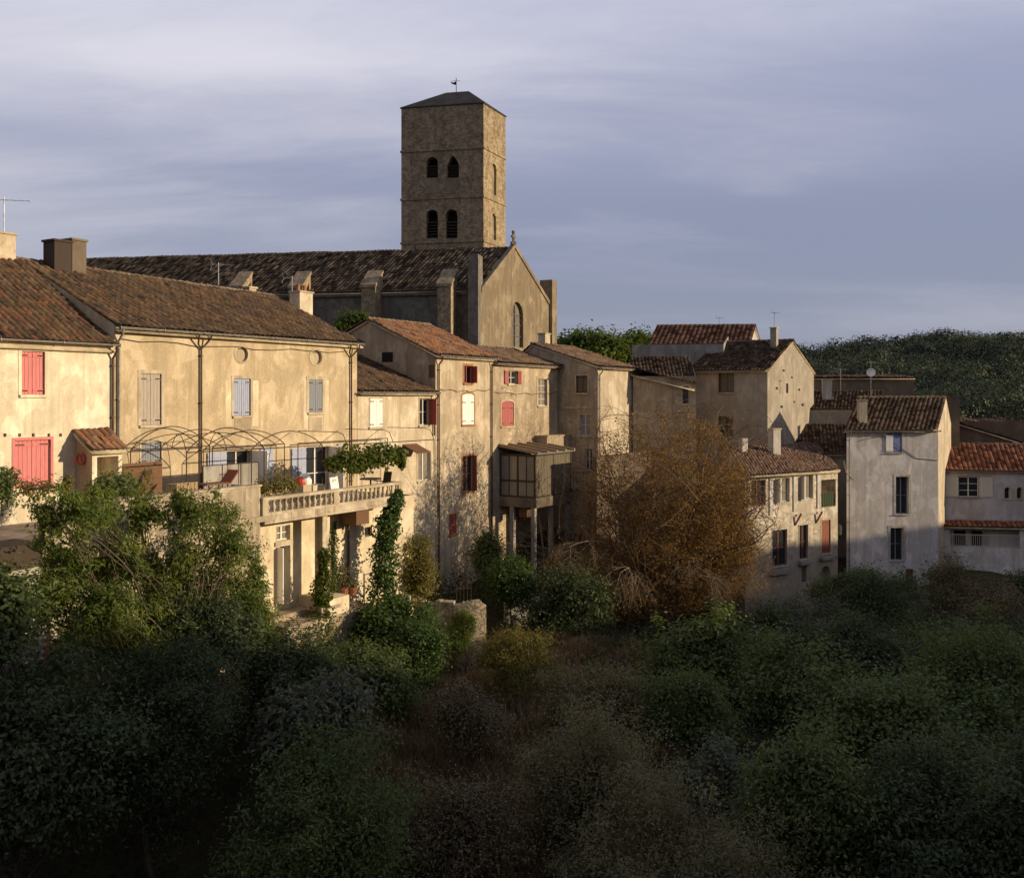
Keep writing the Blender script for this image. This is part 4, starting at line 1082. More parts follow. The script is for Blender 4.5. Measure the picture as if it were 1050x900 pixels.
of = [op(TF, 437, 161, 449, 182.5), op(TF, 458.3, 160, 470.6, 182.5, pointed=True), op(TF, 437, 215, 449, 244.5), op(TF, 457, 214.5, 469, 244.5)]
orr = [op(TR, 504.6, 168, 509, 200, reveal=.25), op(TR, 504.2, 219, 508.8, 246, reveal=.25)]
mb = MB()
facade(mb, TF, 0, wF, zt0, zt1, of); facade(mb, TR, 0, wR, zt0, zt1, orr); facade(mb, TB, 0, wF, zt0, zt1); facade(mb, TL, 0, wR, zt0, zt1)
tw = mb.build('tower', M['ashlar'], CH)
# string courses
for y in (151, 201, 246.5):
    z = (HY - y) / F * Yc; mb = MB()
    for pl, w in ((TF, wF), (TR, wR), (TB, wF), (TL, wR)): mb.boxs(pl, -.08, w + .08, z - .11, z + .05, -.02, .09)
    mb.build('string_course', M['ashlar'], tw)
for h in of:
    m2 = MB(); n = 6
    for i in range(n):
        z = h['z0'] + (h['z1'] - h['z0']) * .62 * (i + .3) / n
        m2.hexa([TF.P(h['s0'], z, -.3), TF.P(h['s1'], z, -.3), TF.P(h['s1'], z + .16, -.62), TF.P(h['s0'], z + .16, -.62), TF.P(h['s0'], z + .05, -.3), TF.P(h['s1'], z + .05, -.3), TF.P(h['s1'], z + .21, -.62), TF.P(h['s0'], z + .21, -.62)])
    m2.build('louvre', M['darkwood'], tw)
    m2 = MB(); inner, _ = outline(h); m2.poly([TF.P(s, z, -.85) for s, z in inner]); m2.build('dark_opening', M['dark'], tw)
m2 = MB()
for h in of[:2]: m2.boxs(TF, h['s0'] - .1, h['s1'] + .1, h['z0'] - 1.35, h['z0'] - .02, -.02, .03)
m2.build('blocked_panel', M['church'], tw)
for h in orr:
    m2 = MB(); inner, _ = outline(h); m2.poly([TR.P(s, z, -.2) for s, z in inner]); m2.build('blind_window', M['church'], tw)
# hipped roof with a short ridge
o_ = .22
def cor(p, q): # push the corner outwards
    c = (T_l + T_c + T_r + T_b) / 4; v = (p - c); return p + v.normalized() * .12
k = [cor(p, 0) for p in (T_l, T_c, T_r, T_b)]
zE = zt1 - .02
top = (HY - 93.5) / F * (Yc * 1.03)
m0 = (T_l + T_b) / 2; m1 = (T_c + T_r) / 2
r0 = m0.lerp(m1, .40); r1 = m0.lerp(m1, .68)
vs = [V((p.x, p.y, zE)) for p in k] + [V((p.x, p.y, zE + .1)) for p in k] + [V((r0.x, r0.y, top)), V((r1.x, r1.y, top))]
mb = MB(); mb.add(vs, [(3, 2, 1, 0), (0, 1, 5, 4), (1, 2, 6, 5), (2, 3, 7, 6), (3, 0, 4, 7), (4, 5, 9, 8), (5, 6, 9), (6, 7, 8, 9), (7, 4, 8)])
trf = mb.build('tower_roof', M['slate'], CH)
mb = MB(); p = V((r0.lerp(r1, .5).x, r0.y, top)); p = r0.lerp(r1, .45); p.z = top
mb.tube([p - V((0, 0, .3)), p + V((0, 0, 1.25))], .03, 6)
mb.tube([p + V((-.35, 0, .98)), p + V((.35, 0, .98))], .018, 5)
mb.add([p + V((-.05, 0, .62)), p + V((-.42, .0, .74)), p + V((-.5, 0, .95)), p + V((-.36, 0, .86)), p + V((-.22, 0, .82)), p + V((-.1, 0, .95)), p + V((.02, 0, .8)),
        p + V((-.05, .03, .62)), p + V((-.42, .03, .74)), p + V((-.5, .03, .95)), p + V((-.36, .03, .86)), p + V((-.22, .03, .82)), p + V((-.1, .03, .95)), p + V((.02, .03, .8))],
       [tuple(range(7)), tuple(range(7, 14))[::-1]] + [(i, (i + 1) % 7, 7 + (i + 1) % 7, 7 + i) for i in range(7)])
mb.build('weathervane', M['black'], trf)
# ================================================================== terrace block in front of the long house
T = plane_at(267, 36.9, .529, .849)
s267, s412 = T.s(267), T.s(411)
kT = (V((T.o.x, T.o.y)) - A.o).dot(nA)                     # distance from the house line
zfl = T.z(267, 529)                                       # terrace floor
TE = thing('terrace', 'rendered terrace block carrying a stone balustrade in front of the long ochre house', 'terrace', T.P(s267, -9))
z0 = -11.5
sl_ = T.s(46)
U = T.off(-1.25)
# left solid part with parapet, with openings behind the trees
wt = [W(T, 148, 566, 162, 640, kind='open', frame=M['palewood'], bars=2, trim=.12, name='door'), W(T, 176, 566, 190, 600, kind='sash', frame=M['offwhite'], bars=2, trim=.1),
      W(T, 66, 560, 80, 615, kind='open', frame=M['brownwood'], bars=1, trim=.1)]
big = dict(W(T, 96, 570, 120, 660), reveal=1.4, blind=True)
mb = MB()
zpar = T.z(267, 498.5)
facade(mb, T, sl_, s267, z0, zpar, wt + [big])
# parapet top and its inner face, the end wall of the solid part
mb.quad(T.P(sl_, zpar), T.P(s267, zpar), T.P(s267, zpar, -.3), T.P(sl_, zpar, -.3)); mb.quad(T.P(sl_, zpar, -.3), T.P(s267, zpar, -.3), T.P(s267, zfl, -.3), T.P(sl_, zfl, -.3))
mb.quad(T.P(s267, z0), T.P(s267, z0, -1.6), T.P(s267, zpar, -1.6), T.P(s267, zpar))
mb.quad(T.P(sl_, z0, -kT), T.P(sl_, z0), T.P(sl_, zfl), T.P(sl_, zfl, -kT))
TW = mb.build('wall', [M['pl_T']], TE)
for h in wt: make_window(TE, h)
mb = MB(); mb.boxs(T, sl_ - .05, s267 + .04, zpar, zpar + .07, -.36, .06); mb.build('coping', M['pl_T'], TE)
# floor slab
mb = MB(); mb.boxs(T, T.s(-120) - 9, s412 + .15, zfl - .22, zfl, -kT + .01, .12); mb.boxs(T, s267 + .05, s412 + .17, zfl - .32, zfl - .2, -1.2, .18); mb.build('floor_slab', M['pl_T'], TE)
# recessed wall under the balcony
wu = [W(U, 283.5, 538.5, 297.5, 554, kind='sash', frame=M['whiteshut'], bars=1, trim=.02, trimmat=M['offwhite'], sill=False, pane=M['glassw']),
      W(U, 283.5, 559.5, 297.5, 617, kind='open', frame=M['whiteshut'], bars=0, trim=.02, trimmat=M['offwhite'], sill=False, name='door', leaves={'l': M['whiteshut']}, leafw=.35, reveal=.35),
      W(U, 374, 540, 381.5, 550, kind='open', frame=M['brownwood'], bars=0, trim=.0, sill=False)]
mb = MB(); uend = U.s(424)
facade(mb, U, U.s(262), uend, z0, zfl - .2, wu); mb.quad(U.P(uend, z0), U.P(uend, z0, -4.2), U.P(uend, zfl - .2, -4.2), U.P(uend, zfl - .2))
mb.build('recessed_wall', M['pl_U'], TE)
for h in wu: make_window(TE, h)
mb = MB(); mb.boxs(U, U.s(281.5), U.s(299.5), U.z(290, 559), U.z(290, 554.5), -.02, .06); mb.build('lintel', M['trim'], TE)
downpipe(TE, U, 355.5, zfl - .2, -8.6, r=.06, out=.1, eave=.14)
mb = MB(); mb.boxs(T, T.s(333), T.s(338), z0, zfl - .32, -.55, -.12); mb.build('pillar', M['pl_T'], TE)
mb = MB(); mb.boxs(T, T.s(369), T.s(382), zfl - 1.0, zfl - .33, -1.1, -.2); mb.build('hanging_barrel', M['brownwood'], TE)
# balustrade
BL = MB(); zb0, zb1 = zfl + .10, T.z(267, 513.5)
BL.boxs(T, s267 + .03, s412, zfl, zb0, -.12, .11); 
bal = BL.build('balustrade', M['trim'], TE)
BL = MB(); BL.boxs(T, s267 + .02, s412 + .02, zb1, zb1 + .12, -.13, .13); BL.build('hand_rail', M['trim'], bal)
smid = T.s(343)
for sp in (s267 + .16, smid, s412 - .14):
    q = MB(); q.boxs(T, sp - .13, sp + .13, zb0, zb1, -.11, .10); q.build('pier', M['trim'], bal)
hb = zb1 - zb0
prof = [(.055, 0), (.06, .06), (.035, .1), (.065, .24), (.075, .36), (.06, .52), (.035, .72), (.03, .80), (.05, .86), (.055, .92), (.055, 1.0)]
for a, b, n in ((s267 + .36, smid - .22, 12), (smid + .22, s412 - .34, 14)):
    for i in range(n):
        s = a + (b - a) * i / (n - 1); q = MB()
        q.lathe(T.P(s, zb0, 0), [(r * 1.2, z * hb) for r, z in prof], 10); q.build('baluster', M['trim'], bal, smooth=True)
q = MB()
for i in range(5):
    s = s412 + .02; o_ = -.2 - i * .3; q.boxs(T, s - .012, s + .012, zb0 - .1, zb1 + .1, o_ - .012, o_ + .012)
q.boxs(T, s412 + .005, s412 + .035, zb1 + .06, zb1 + .1, -1.6, -.14); q.build('end_railing', M['iron'], TE)
# overhanging deck of the pink-shuttered house, with the white wall below
q = MB(); T2 = T.off(.25)
q.boxs(T2, T2.s(-130) - 9, T2.s(44), zfl - .55, zfl + .15, -1.5, 0); q.build('deck_edge', M['darkwood'], TE)  # dark timber colour stands in for the shadow at this overhang
q = MB(); q.boxs(T, T.s(-130) - 9, sl_ - .01, -11.5, T.z(20, 560), -.4, -.03); q.build('white_wall', M['pl_white'], TE)
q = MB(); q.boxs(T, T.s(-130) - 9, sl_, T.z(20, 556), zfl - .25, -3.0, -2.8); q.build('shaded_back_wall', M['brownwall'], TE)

# ---- lean-to shed on the terrace
sS = A.s(77); kS = A.out_for(sS, 94.5)
Sf = A.off(kS); sS1 = Sf.s(125)
SH = thing('shed', 'small lean-to shed with a sloping tile roof on the terrace beside the pink door', 'shed', A.P((sS + sS1) / 2, zfl, kS / 2))
SL = Plane(*A.P(sS, 0).xy, nA.x, nA.y)
ze = Sf.z(97, 461.5); zt = A.z(76, 444)
op_ = dict(W(Sf, 99.5, 468, 121.5, 500), reveal=1.0, blind=True); op_['z0'] = zfl + .02
mb = MB(); facade(mb, Sf, sS, sS1, zfl, ze, [op_]); mb.build('front_wall', M['pl_pink'], SH)
mb = MB()
for s in (sS, sS1): mb.poly([A.P(s, zfl, .01), A.P(s, zfl, kS - .002), A.P(s, ze, kS - .002), A.P(s, zt, .01)])
mb.build('side_wall', M['pl_C'], SH)
tiles('roof', SH, Sf.P(sS - .15, ze - .04, .22), Sf.P(sS1 + .15, ze - .04, .22), A.P(sS1 + .15, zt + .1, .03), A.P(sS - .15, zt + .1, .03), M['tile_B'], seed=40, tw=.26)
q = MB(); p = SL.P(kS * .42, SL.z(83, 470), .02)
for i in range(2): q.tube([p + V((math.cos(a) * .16, math.sin(a) * .02, math.sin(a) * .2)) - V((0, .05 + .07 * i, 0)) for a in np.linspace(0, 2 * math.pi, 15)], .035, 6)
ho = q.build('garden_hose', M['redplastic'], None, loc=p); tag(ho, 'coiled red hose hanging on the shaded side of the lean-to shed', 'hose')

# ---- wooden screen, fence panel, planters
Ws = A.off(.9)
SC = thing('wooden_screen', 'dark brown wooden screen standing under the metal pergola beside the shed', 'screen', Ws.P(Ws.s(143), zfl))
q = MB(); z1 = Ws.z(140, 474.5)
n = 9
for i in range(n): 
    zz = zfl + .05 + (z1 - zfl - .05) * i / n; q.boxs(Ws, Ws.s(122.5), Ws.s(166), zz, zz + (z1 - zfl) / n - .012, -.02, .02)
q.build('boards', M['brownwood'], SC)
for x in (122.8, 144, 165.3):
    q = MB(); q.boxs(Ws, Ws.s(x) - .035, Ws.s(x) + .035, zfl, z1 + .05, -.07, -.02); q.build('post', M['darkwood'], SC)
Gr = A.off(2.2)
RP = thing('glazed_railing', 'grey translucent panel railing in a black frame before the left blue shutters', 'railing', Gr.P(Gr.s(235), zfl))
z1 = Gr.z(235, 475.5)
a, b = Gr.s(208), Gr.s(265)
q = MB()
for i in range(4): 
    s = a + (b - a) * i / 3; q.boxs(Gr, s - .02, s + .02, zfl, z1, -.02, .02)
q.boxs(Gr, a, b, z1 - .03, z1 + .01, -.018, .018); q.boxs(Gr, a, b, zfl + .08, zfl + .12, -.018, .018); q.build('frame', M['black'], RP)
for i in range(3):
    q = MB(); s = a + (b - a) * i / 3; e = a + (b - a) * (i + 1) / 3; q.boxs(Gr, s + .03, e - .03, zfl + .13, z1 - .04, -.008, .008); q.build('panel', M['concrete'], RP)
q = MB(); s = Gr.s(232); q.boxs(Gr, s - .35, s + .35, z1 - .42, z1 - .39, .01, .04); q.build('handle', M['iron'], RP)
# crates of plants on the parapet
pc = T.off(-.9)
q = MB(); s0, s1 = pc.s(181), pc.s(203); zc = pc.z(190, 505)
for i in range(6):
    s = s0 + (s1 - s0) * i / 6; q.boxs(pc, s + .01, s + (s1 - s0) / 6 - .01, zfl + .02, pc.z(190, 495), -.03, .0)
q.boxs(pc, s0, s1, zfl, pc.z(190, 496), -.55, -.035)
tag(q.build('planter', M['palewood'], None, loc=pc.P((s0 + s1) / 2, zfl)), 'slatted pale wooden planter crate on the terrace below the pergola posts', 'planter')
# sun lounger
q = MB(); lo = T.off(-1.4); c0, c1 = lo.s(212), lo.s(246)
LG = thing('sun_lounger', 'brown wooden sun lounger with raised back behind the terrace parapet', 'sun lounger', lo.P((c0 + c1) / 2, zfl))
zs = zpar + .05
q.boxs(lo, c0, c1 - .5, zs, zs + .06, -.6, 0); q.build('seat', M['brownwood'], LG)
q = MB(); q.hexa([lo.P(c1 - .5, zs, 0), lo.P(c1 - .45, zs, 0), lo.P(c1 - .45, zs, -.6), lo.P(c1 - .5, zs, -.6), lo.P(c1 - .05, zs + .5, 0), lo.P(c1, zs + .48, 0), lo.P(c1, zs + .48, -.6), lo.P(c1 - .05, zs + .5, -.6)]); q.build('backrest', M['redbrown'], LG)
for s in (c0 + .1, c1 - .6):
    for o_ in (-.06, -.55):
        q = MB(); q.boxs(lo, s, s + .05, zfl, zs, o_, o_ + .05); q.build('leg', M['brownwood'], LG)
# masonry barbecue with red hood and beige counter
bq = T.off(-2.0)
BQ = thing('barbecue', 'beige masonry barbecue with a red and white hood behind the balustrade', 'barbecue', bq.P(bq.s(322), zfl))
q = MB(); q.boxs(bq, bq.s(311), bq.s(319.5), zfl, bq.z(315, 497), -.7, 0); q.build('body', M['trim'], BQ)
q = MB(); q.lathe(bq.P(bq.s(314.5), bq.z(315, 497), -.35), [(.26, 0), (.27, .1), (.22, .26), (.1, .34)], 12); q.build('hood', M['redplastic'], BQ)
q = MB(); q.lathe(bq.P(bq.s(318), bq.z(315, 497), -.3), [(.28, 0), (.3, .15), (.24, .36), (.1, .46)], 12); q.build('hood', M['whiteshut'], BQ)
q = MB(); q.boxs(bq, bq.s(321), bq.s(333), zfl, bq.z(327, 497), -.7, 0); q.build('counter', M['pl_pink'], BQ)
# chairs and table
def chair(name, label, p, rz, m, group=None):
    r = thing(name, label, 'chair', p, group)
    co, si = math.cos(rz), math.sin(rz)
    def g(x, y, z): return V((p.x + x * co - y * si, p.y + x * si + y * co, p.z + z))
    def bb(x0, x1, y0, y1, a, b, lean=0):
        q = MB(); q.hexa([g(x0, y0, a), g(x1, y0, a), g(x1, y1, a), g(x0, y1, a), g(x0, y0 + lean, b), g(x1, y0 + lean, b), g(x1, y1 + lean, b), g(x0, y1 + lean, b)]); return q
    bb(-.24, .24, -.22, .24, .43, .47).build('seat', m, r); bb(-.23, .23, .2, .24, .47, 1.05, .12).build('backrest', m, r)
    for x in (-.21, .18):
        for y in (-.2, .19): bb(x, x + .03, y, y + .03, 0, .43).build('leg', m, r)
    return r
cq = T.off(-1.2)
chair('garden_chair', 'white garden chair beside the beige barbecue counter on the terrace', cq.P(cq.s(347), zfl), .9, M['whiteshut'])
chair('garden_chair', 'dark folding chair under the right end of the vine', cq.P(cq.s(393), zfl), -.6, M['darkwood'])
q = MB(); p = cq.off(-.6).P(cq.off(-.6).s(380), zfl)
TBL = thing('garden_table', 'dark round garden table under the vine on the terrace', 'table', p)
q.lathe(p + V((0, 0, .7)), [(.5, 0), (.52, .03), (.5, .05)], 16); q.build('table_top', M['darkwood'], TBL)
q = MB(); q.lathe(p, [(.25, 0), (.22, .04), (.04, .06), (.04, .7)], 10); q.build('pedestal', M['black'], TBL)

# ---- metal pergola of crossing arches
def pergola(label, pl, x0, x1, out0, zb, zs, za, n, plain=False):
    a, b = pl.s(x0), pl.s(x1)
    r = thing('pergola', label, 'pergola', pl.P((a + b) / 2, zb, out0 / 2), 'metal pergolas on the terrace')
    L = b - a
    for o_ in (.35, out0):
        q = MB()
        for s in (a, b): q.tube([pl.P(s, zb, o_), pl.P(s, zs, o_)], .022, 6)
        q.tube([pl.P(a, zs, o_), pl.P(b, zs, o_)], .024, 6); q.build('post_frame', M['iron'], r)
    # long arches, front and back, then crossing diagonals
    def arc(p, q_, h, k=15):
        pts = []
        for i in range(k):
            t = i / (k - 1); u = p.lerp(q_, t); u.z += h * math.sin(math.pi * t) ** .8; pts.append(u)
        return pts
    for o_ in (.35, out0):
        if plain: break
        q = MB(); q.tube(arc(pl.P(a, zs, o_), pl.P(b, zs, o_), za - zs), .021, 6); q.build('arch', M['iron'], r)
    if plain:
        for f in (0, .5, 1):
            w = MB(); s = a + L * f; w.tube([pl.P(s, zs, out0), pl.P(s, za - .1, out0 - .25), pl.P(s, za, out0 - .6), pl.P(s, za, .35)], .018, 5); w.build('arch', M['iron'], r)
        return r
    for i in range(n):
        s, e = a + L * i / n, a + L * (i + 1) / n
        for (p, q_) in ((pl.P(s, zs, .35), pl.P(e, zs, out0)), (pl.P(s, zs, out0), pl.P(e, zs, .35))):
            w = MB(); w.tube(arc(p, q_, (za - zs) * .72), .016, 5); w.build('arch', M['iron'], r)
    for f in ((.5,) if n > 1 else ()):
        w = MB(); w.tube(arc(pl.P(a, zs, .35 + (out0 - .35) * f), pl.P(b, zs, .35 + (out0 - .35) * f), (za - zs) * .9), .018, 5); w.build('rail', M['iron'], r)
    return r
PG1 = pergola('arched rusty pergola frame of crossing hoops beside the lean-to shed', A, 128, 209, 3.6, zfl, A.z(170, 459), A.z(170, 437), 2)
PG2 = pergola('bare arched pergola frame above the glazed railing and left blue shutters', A, 212, 286, 2.7, zfl, A.z(245, 457), A.z(245, 441), 0)
PG3 = pergola('straight topped pergola frame carrying the grape vine', A, 300, 392, 3.4, zfl, A.z(340, 452), A.z(340, 440), 2, True)

# ---- lower garden: patio, bench slab, steps, rubble wall, retaining wall
def slab(name, label, cat, pl, s0, s1, z0, z1, a, b, mat):
    q = MB(); q.boxs(pl, s0, s1, z0, z1, a, b); return tag(q.build(name, mat, None, loc=pl.P((s0 + s1) / 2, z0, (a + b) / 2)), label, cat)
zp = U.z(300, 622)
PT = MB(); PT.boxs(U, U.s(262), U.s(352), -13, zp - .25, .01, 1.7); PT.boxs(U, U.s(262), U.s(340), zp - .25, zp, 0.012, .8)
tag(PT.build('patio', M['pl_C'], None, loc=U.P(U.s(300), -11.5)), kind='structure')
q = MB(); q.boxs(U, U.s(298), U.s(318), zp, zp + .16, .9, 1.7); q.boxs(U, U.s(300), U.s(303), zp - .25, zp, 1.0, 1.6); q.boxs(U, U.s(313), U.s(316), zp - .25, zp, 1.0, 1.6)
tag(q.build('stone_bench', M['trim'], None, loc=U.P(U.s(308), zp - .25)), 'low stone slab bench on the patio under the balcony', 'bench')
q = MB()
for x in (352, 366, 381):
    s = U.s(x); o_ = 2.3 if x < 340 else 1.2
    q.tube([U.P(s, zp - .3, o_), U.P(s, zp + 1.0, o_)], .022, 6)
q.tube([U.P(U.s(352), zp + .95, 1.2), U.P(U.s(366), zp + .98, 1.2), U.P(U.s(381), zp + 1.05, 1.2)], .018, 6)
tag(q.build('iron_railing', M['iron'], None, loc=U.P(U.s(366), zp - .3)), 'thin rusty iron railing at the head of the garden steps', 'railing')
sw = U.off(1.7)
q = MB(); q.boxs(sw, sw.s(338), sw.s(358), -13, sw.z(348, 612), -1.9, 0); tag(q.build('retaining_wall', M['pl_U'], None, loc=sw.P(sw.s(348), -12)), 'sunlit buff retaining wall beside the garden steps', 'wall')
# steps going down towards the valley
ST = thing('garden_steps', 'narrow stone garden steps dropping between ivy and the buff retaining wall', 'steps', sw.P(sw.s(366), -12))
p0 = U.P(U.s(379), zp - .2, 1.6); 
for i in range(10):
    q = MB(); c = p0 + V((-.02, -.36, 0)) * i; c.z = zp - .3 - .19 * i
    q.box(c - V((0, 0, .35)), 1.15, .42, .43, .02 * i); q.build('step', M['pl_T'], ST)
# curved dry-stone wall
RW = MB(); rng = random.Random(4)
cc = pt(466, 640, 48.8); n = 26
pts = []
for i in range(n + 1):
    a = math.pi * (1.02 + .62 * i / n); pts.append(V((cc.x + math.cos(a) * 3.1 + .3, cc.y + math.sin(a) * 2.6 + 1.2, 0)))
zt_, zb_ = pt(450, 613, 48.8).z, -14.0
for i in range(n):
    d = (pts[i + 1] - pts[i]).normalized(); nn = V((-d.y, d.x, 0))
    a, b = pts[i] - d * .01, pts[i + 1]
    dz = rng.uniform(-.12, .12); th = .55
    RW.hexa([V((a.x, a.y, zb_)), V((b.x, b.y, zb_)), V((b.x, b.y, zb_)) + nn * th, V((a.x, a.y, zb_)) + nn * th, V((a.x, a.y, zt_ + dz)), V((b.x, b.y, zt_ + dz)), V((b.x, b.y, zt_ + dz)) + nn * th, V((a.x, a.y, zt_ + dz)) + nn * th])
tag(RW.build('dry_stone_wall', M['rubble'], None, loc=(cc.x, cc.y, zb_)), 'curved dry stone wall holding up the bank below the tall narrow house', 'wall')
cw = plane_at(520, 52, .9, .42)
q = MB(); q.boxs(cw, cw.s(519), cw.s(553), -13.5, cw.z(535, 612), -.3, 0); q.boxs(cw, cw.s(518.6), cw.s(553.3), cw.z(535, 612), cw.z(535, 610.5), -.34, .05)
tag(q.build('retaining_wall', M['pl_white'], None, loc=cw.P(cw.s(535), -13.2)), 'bluish white retaining wall in shade below the verandah bush', 'wall')
q = MB(); fp = plane_at(470, 52, .9, .3); zz = fp.z(476, 617)
for i in range(5): q.boxs(fp, fp.s(468) + i * .2, fp.s(468) + i * .2 + .03, zz - .2, zz + .95, -.02, .01)
q.boxs(fp, fp.s(467.5), fp.s(468) + .86, zz + .7, zz + .74, -.03, .02)
tag(q.build('garden_gate', M['palewood'], None, loc=fp.P(fp.s(470), zz - .2)), 'small picket gate above the curved dry stone wall', 'gate')
# slatted outdoor stair at the far left
OS = thing('outdoor_stair', 'open slatted white stair at the far left below the white wall', 'stair', pt(28, 690, 26.5))
for i in range(9):
    q = MB(); p = pt(27 + i * 1.0, 684 - i * 7.4, 26.6 + i * .14); q.box(p, .85, .30, .06, .15); q.build('tread', M['pl_white'], OS)
for dx in (-.46, .46):
    q = MB(); a = pt(27, 690, 26.6) + V((dx, 0, 0)); b = pt(36, 618, 27.9) + V((dx, 0, 0)); q.tube([a, b], .06, 5); q.build('stringer', M['redbrown'], OS)
q = MB(); a = pt(20, 648, 26.6); b = pt(46, 640, 27.6); q.tube([pt(-40, 640, 26), a, b], .03, 5); q.tube([a, a - V((0, 0, 1.2))], .025, 5); q.build('hand_rail', M['darkwood'], OS)
# a leaning picnic bench in the left garden
q = MB(); p = pt(282, 656, 36); 
BT = thing('bird_table', 'small black topped post table at the edge of the patio', 'table', V((p.x, p.y, p.z - .7)))
q.box(p, .7, .35, .05, .4); q.build('table_top', M['black'], BT)
q = MB(); q.tube([p - V((0, 0, 1.0)), p], .035, 6); q.build('post', M['black'], BT)
# ================================================================== ground
def sm(a, b, x):
    t = np.clip((np.asarray(x, float) - a) / (b - a), 0, 1); return t * t * (3 - 2 * t)
PY = [(-4000, -2), (-60, -1.8), (1, -1.8), (3, -3.6), (12, -14), (20, -17.5), (28, -14.7), (35, -12.5), (48, -11.6), (58, -11.2), (70, -8), (90, -5), (140, -6), (170, -9), (260, -16), (330, -7), (420, 15), (470, 21), (520, 18), (700, 5), (4000, -20)]
def hnoise(x, y, s, seed=0):
    return np.sin(x * s + seed) * np.cos(y * s * 1.13 + seed * 2) + .5 * np.sin(x * s * 2.3 + y * s * 1.7 + seed) + .25 * np.cos(x * s * 4.9 - y * s * 3.7 + seed * 3)
CASTX = 100.0
CV = [(-200, 30), (0, 26), (20, 19.2), (27, 15.6), (32, 13.4), (39.5, 9.5), (49, 8.3), (54, 6.9), (60, 7.1), (68, 6.9), (75, 4.1), (82, 2.8), (97, -4), (115, -11), (140, -14), (4000, -14)]
def ground_z(x, y):
    x = np.asarray(x, float); y = np.asarray(y, float)
    z = np.interp(y, [p[0] for p in PY], [p[1] for p in PY])
    left = sm(-2, -10, x) * sm(24, 34, y) * (1 - sm(44, 60, y))
    z = z + 2.4 * left
    z = z - 3.0 * np.exp(-((x - 7.5) / 6.5) ** 2 - ((y - 54) / 5.5) ** 2) - 6.2 * sm(11, 17, x) * sm(46, 64, y) * (1 - sm(84, 98, y))
    z = z - 1.9 * np.exp(-((x + 3.0) / 3.6) ** 2 - ((y - 45.5) / 3.6) ** 2)
    # wooded hills: higher to the right
    far = sm(250, 420, y) * (1 - sm(520, 800, y))
    z = z + far * (np.interp(x, [-400, 60, 130, 200, 420], [-16, -9, -6, .5, 1.5]) + 3.2 * hnoise(x, y, .021, 1))
    spur = np.exp(-((y - 185) / 32) ** 2) * np.interp(x, [40, 62, 90, 120, 400], [0, 4.0, 8.6, 10.0, 16])
    z = z + spur
    # unseen hill right of the viewpoint, added and shaped to shade the valley
    v = y + .11 * x
    crest = np.interp(v, [p[0] for p in CV], [p[1] for p in CV])
    g = np.exp(-((x - CASTX) / 22) ** 2)
    near = 1 - sm(120, 150, y)
    hz = z * (1 - g) + (crest + .35 * hnoise(x, y, .22, 3)) * g
    z = z * (1 - near) + hz * near
    z = z + .22 * hnoise(x, y, .45, 2) * (1 - sm(60, 120, np.abs(x)))
    return z
xs = np.unique(np.concatenate([np.linspace(-4000, -160, 14), np.arange(-160, -45, 10), np.arange(-45, 45, .9), np.arange(45, 150, 2.2), np.arange(150, 420, 9), np.linspace(430, 4000, 14)]))
ys = np.unique(np.concatenate([np.linspace(-4000, -120, 12), np.arange(-120, -10, 5), np.arange(-10, 75, .9), np.arange(75, 150, 2.2), np.arange(150, 560, 8), np.linspace(580, 4500, 14)]))
Xg, Yg = np.meshgrid(xs, ys)
Zg = ground_z(Xg, Yg)
idx = (np.arange(len(ys) - 1)[:, None] * len(xs) + np.arange(len(xs) - 1)[None]).ravel()
t = NT('ground_soil'); o = t.obj()
g1 = t.noise(o, .25, 7, .65, .5); g2 = t.noise(o, 3, 6, .7)
gc = t.mix(t.ramp(g1, [(.4, (0, 0, 0)), (.6, (1, 1, 1))]), (.11, .082, .055), (.075, .08, .038))
gc = t.mix(t.math('MULTIPLY', g2, .8), gc, (.032, .025, .017))
t.bsdf(gc, .95, g2, .8, .08, .05)
M['ground'] = t.mat
GRD = np_mesh('ground', np.stack([Xg.ravel(), Yg.ravel(), Zg.ravel()], 1), np.stack([idx, idx + 1, idx + len(xs) + 1, idx + len(xs)], 1), M['ground'], smooth=True)
tag(GRD, kind='structure')
def gz(x, y): return float(ground_z(x, y))

# ================================================================== leaves
def leaf_quads(C, L, Wd, rng, up=.35, out=None, droop=0.0):
    """one bent leaf quad per centre"""
    n = len(C)
    N = rng.normal(size=(n, 3)); N[:, 2] = np.abs(N[:, 2]) * (1 + up) + up
    if out is not None: N += out * .9
    N /= np.linalg.norm(N, axis=1, keepdims=True) + 1e-9
    T_ = rng.normal(size=(n, 3)); T_[:, 2] -= droop
    T_ -= N * np.sum(T_ * N, 1, keepdims=True); T_ /= np.linalg.norm(T_, axis=1, keepdims=True) + 1e-9
    B = np.cross(N, T_)
    l = L * rng.uniform(.6, 1.25, (n, 1)); w = Wd * rng.uniform(.7, 1.2, (n, 1))
    v0 = C - T_ * l * .5; v2 = C + T_ * l * .5 - N * l * .12
    v1 = C + B * w * .5 + N * l * .05; v3 = C - B * w * .5 + N * l * .05
    V4 = np.stack([v0, v1, v2, v3], 1).reshape(-1, 3)
    Fq = np.arange(n * 4).reshape(n, 4)
    return V4, Fq

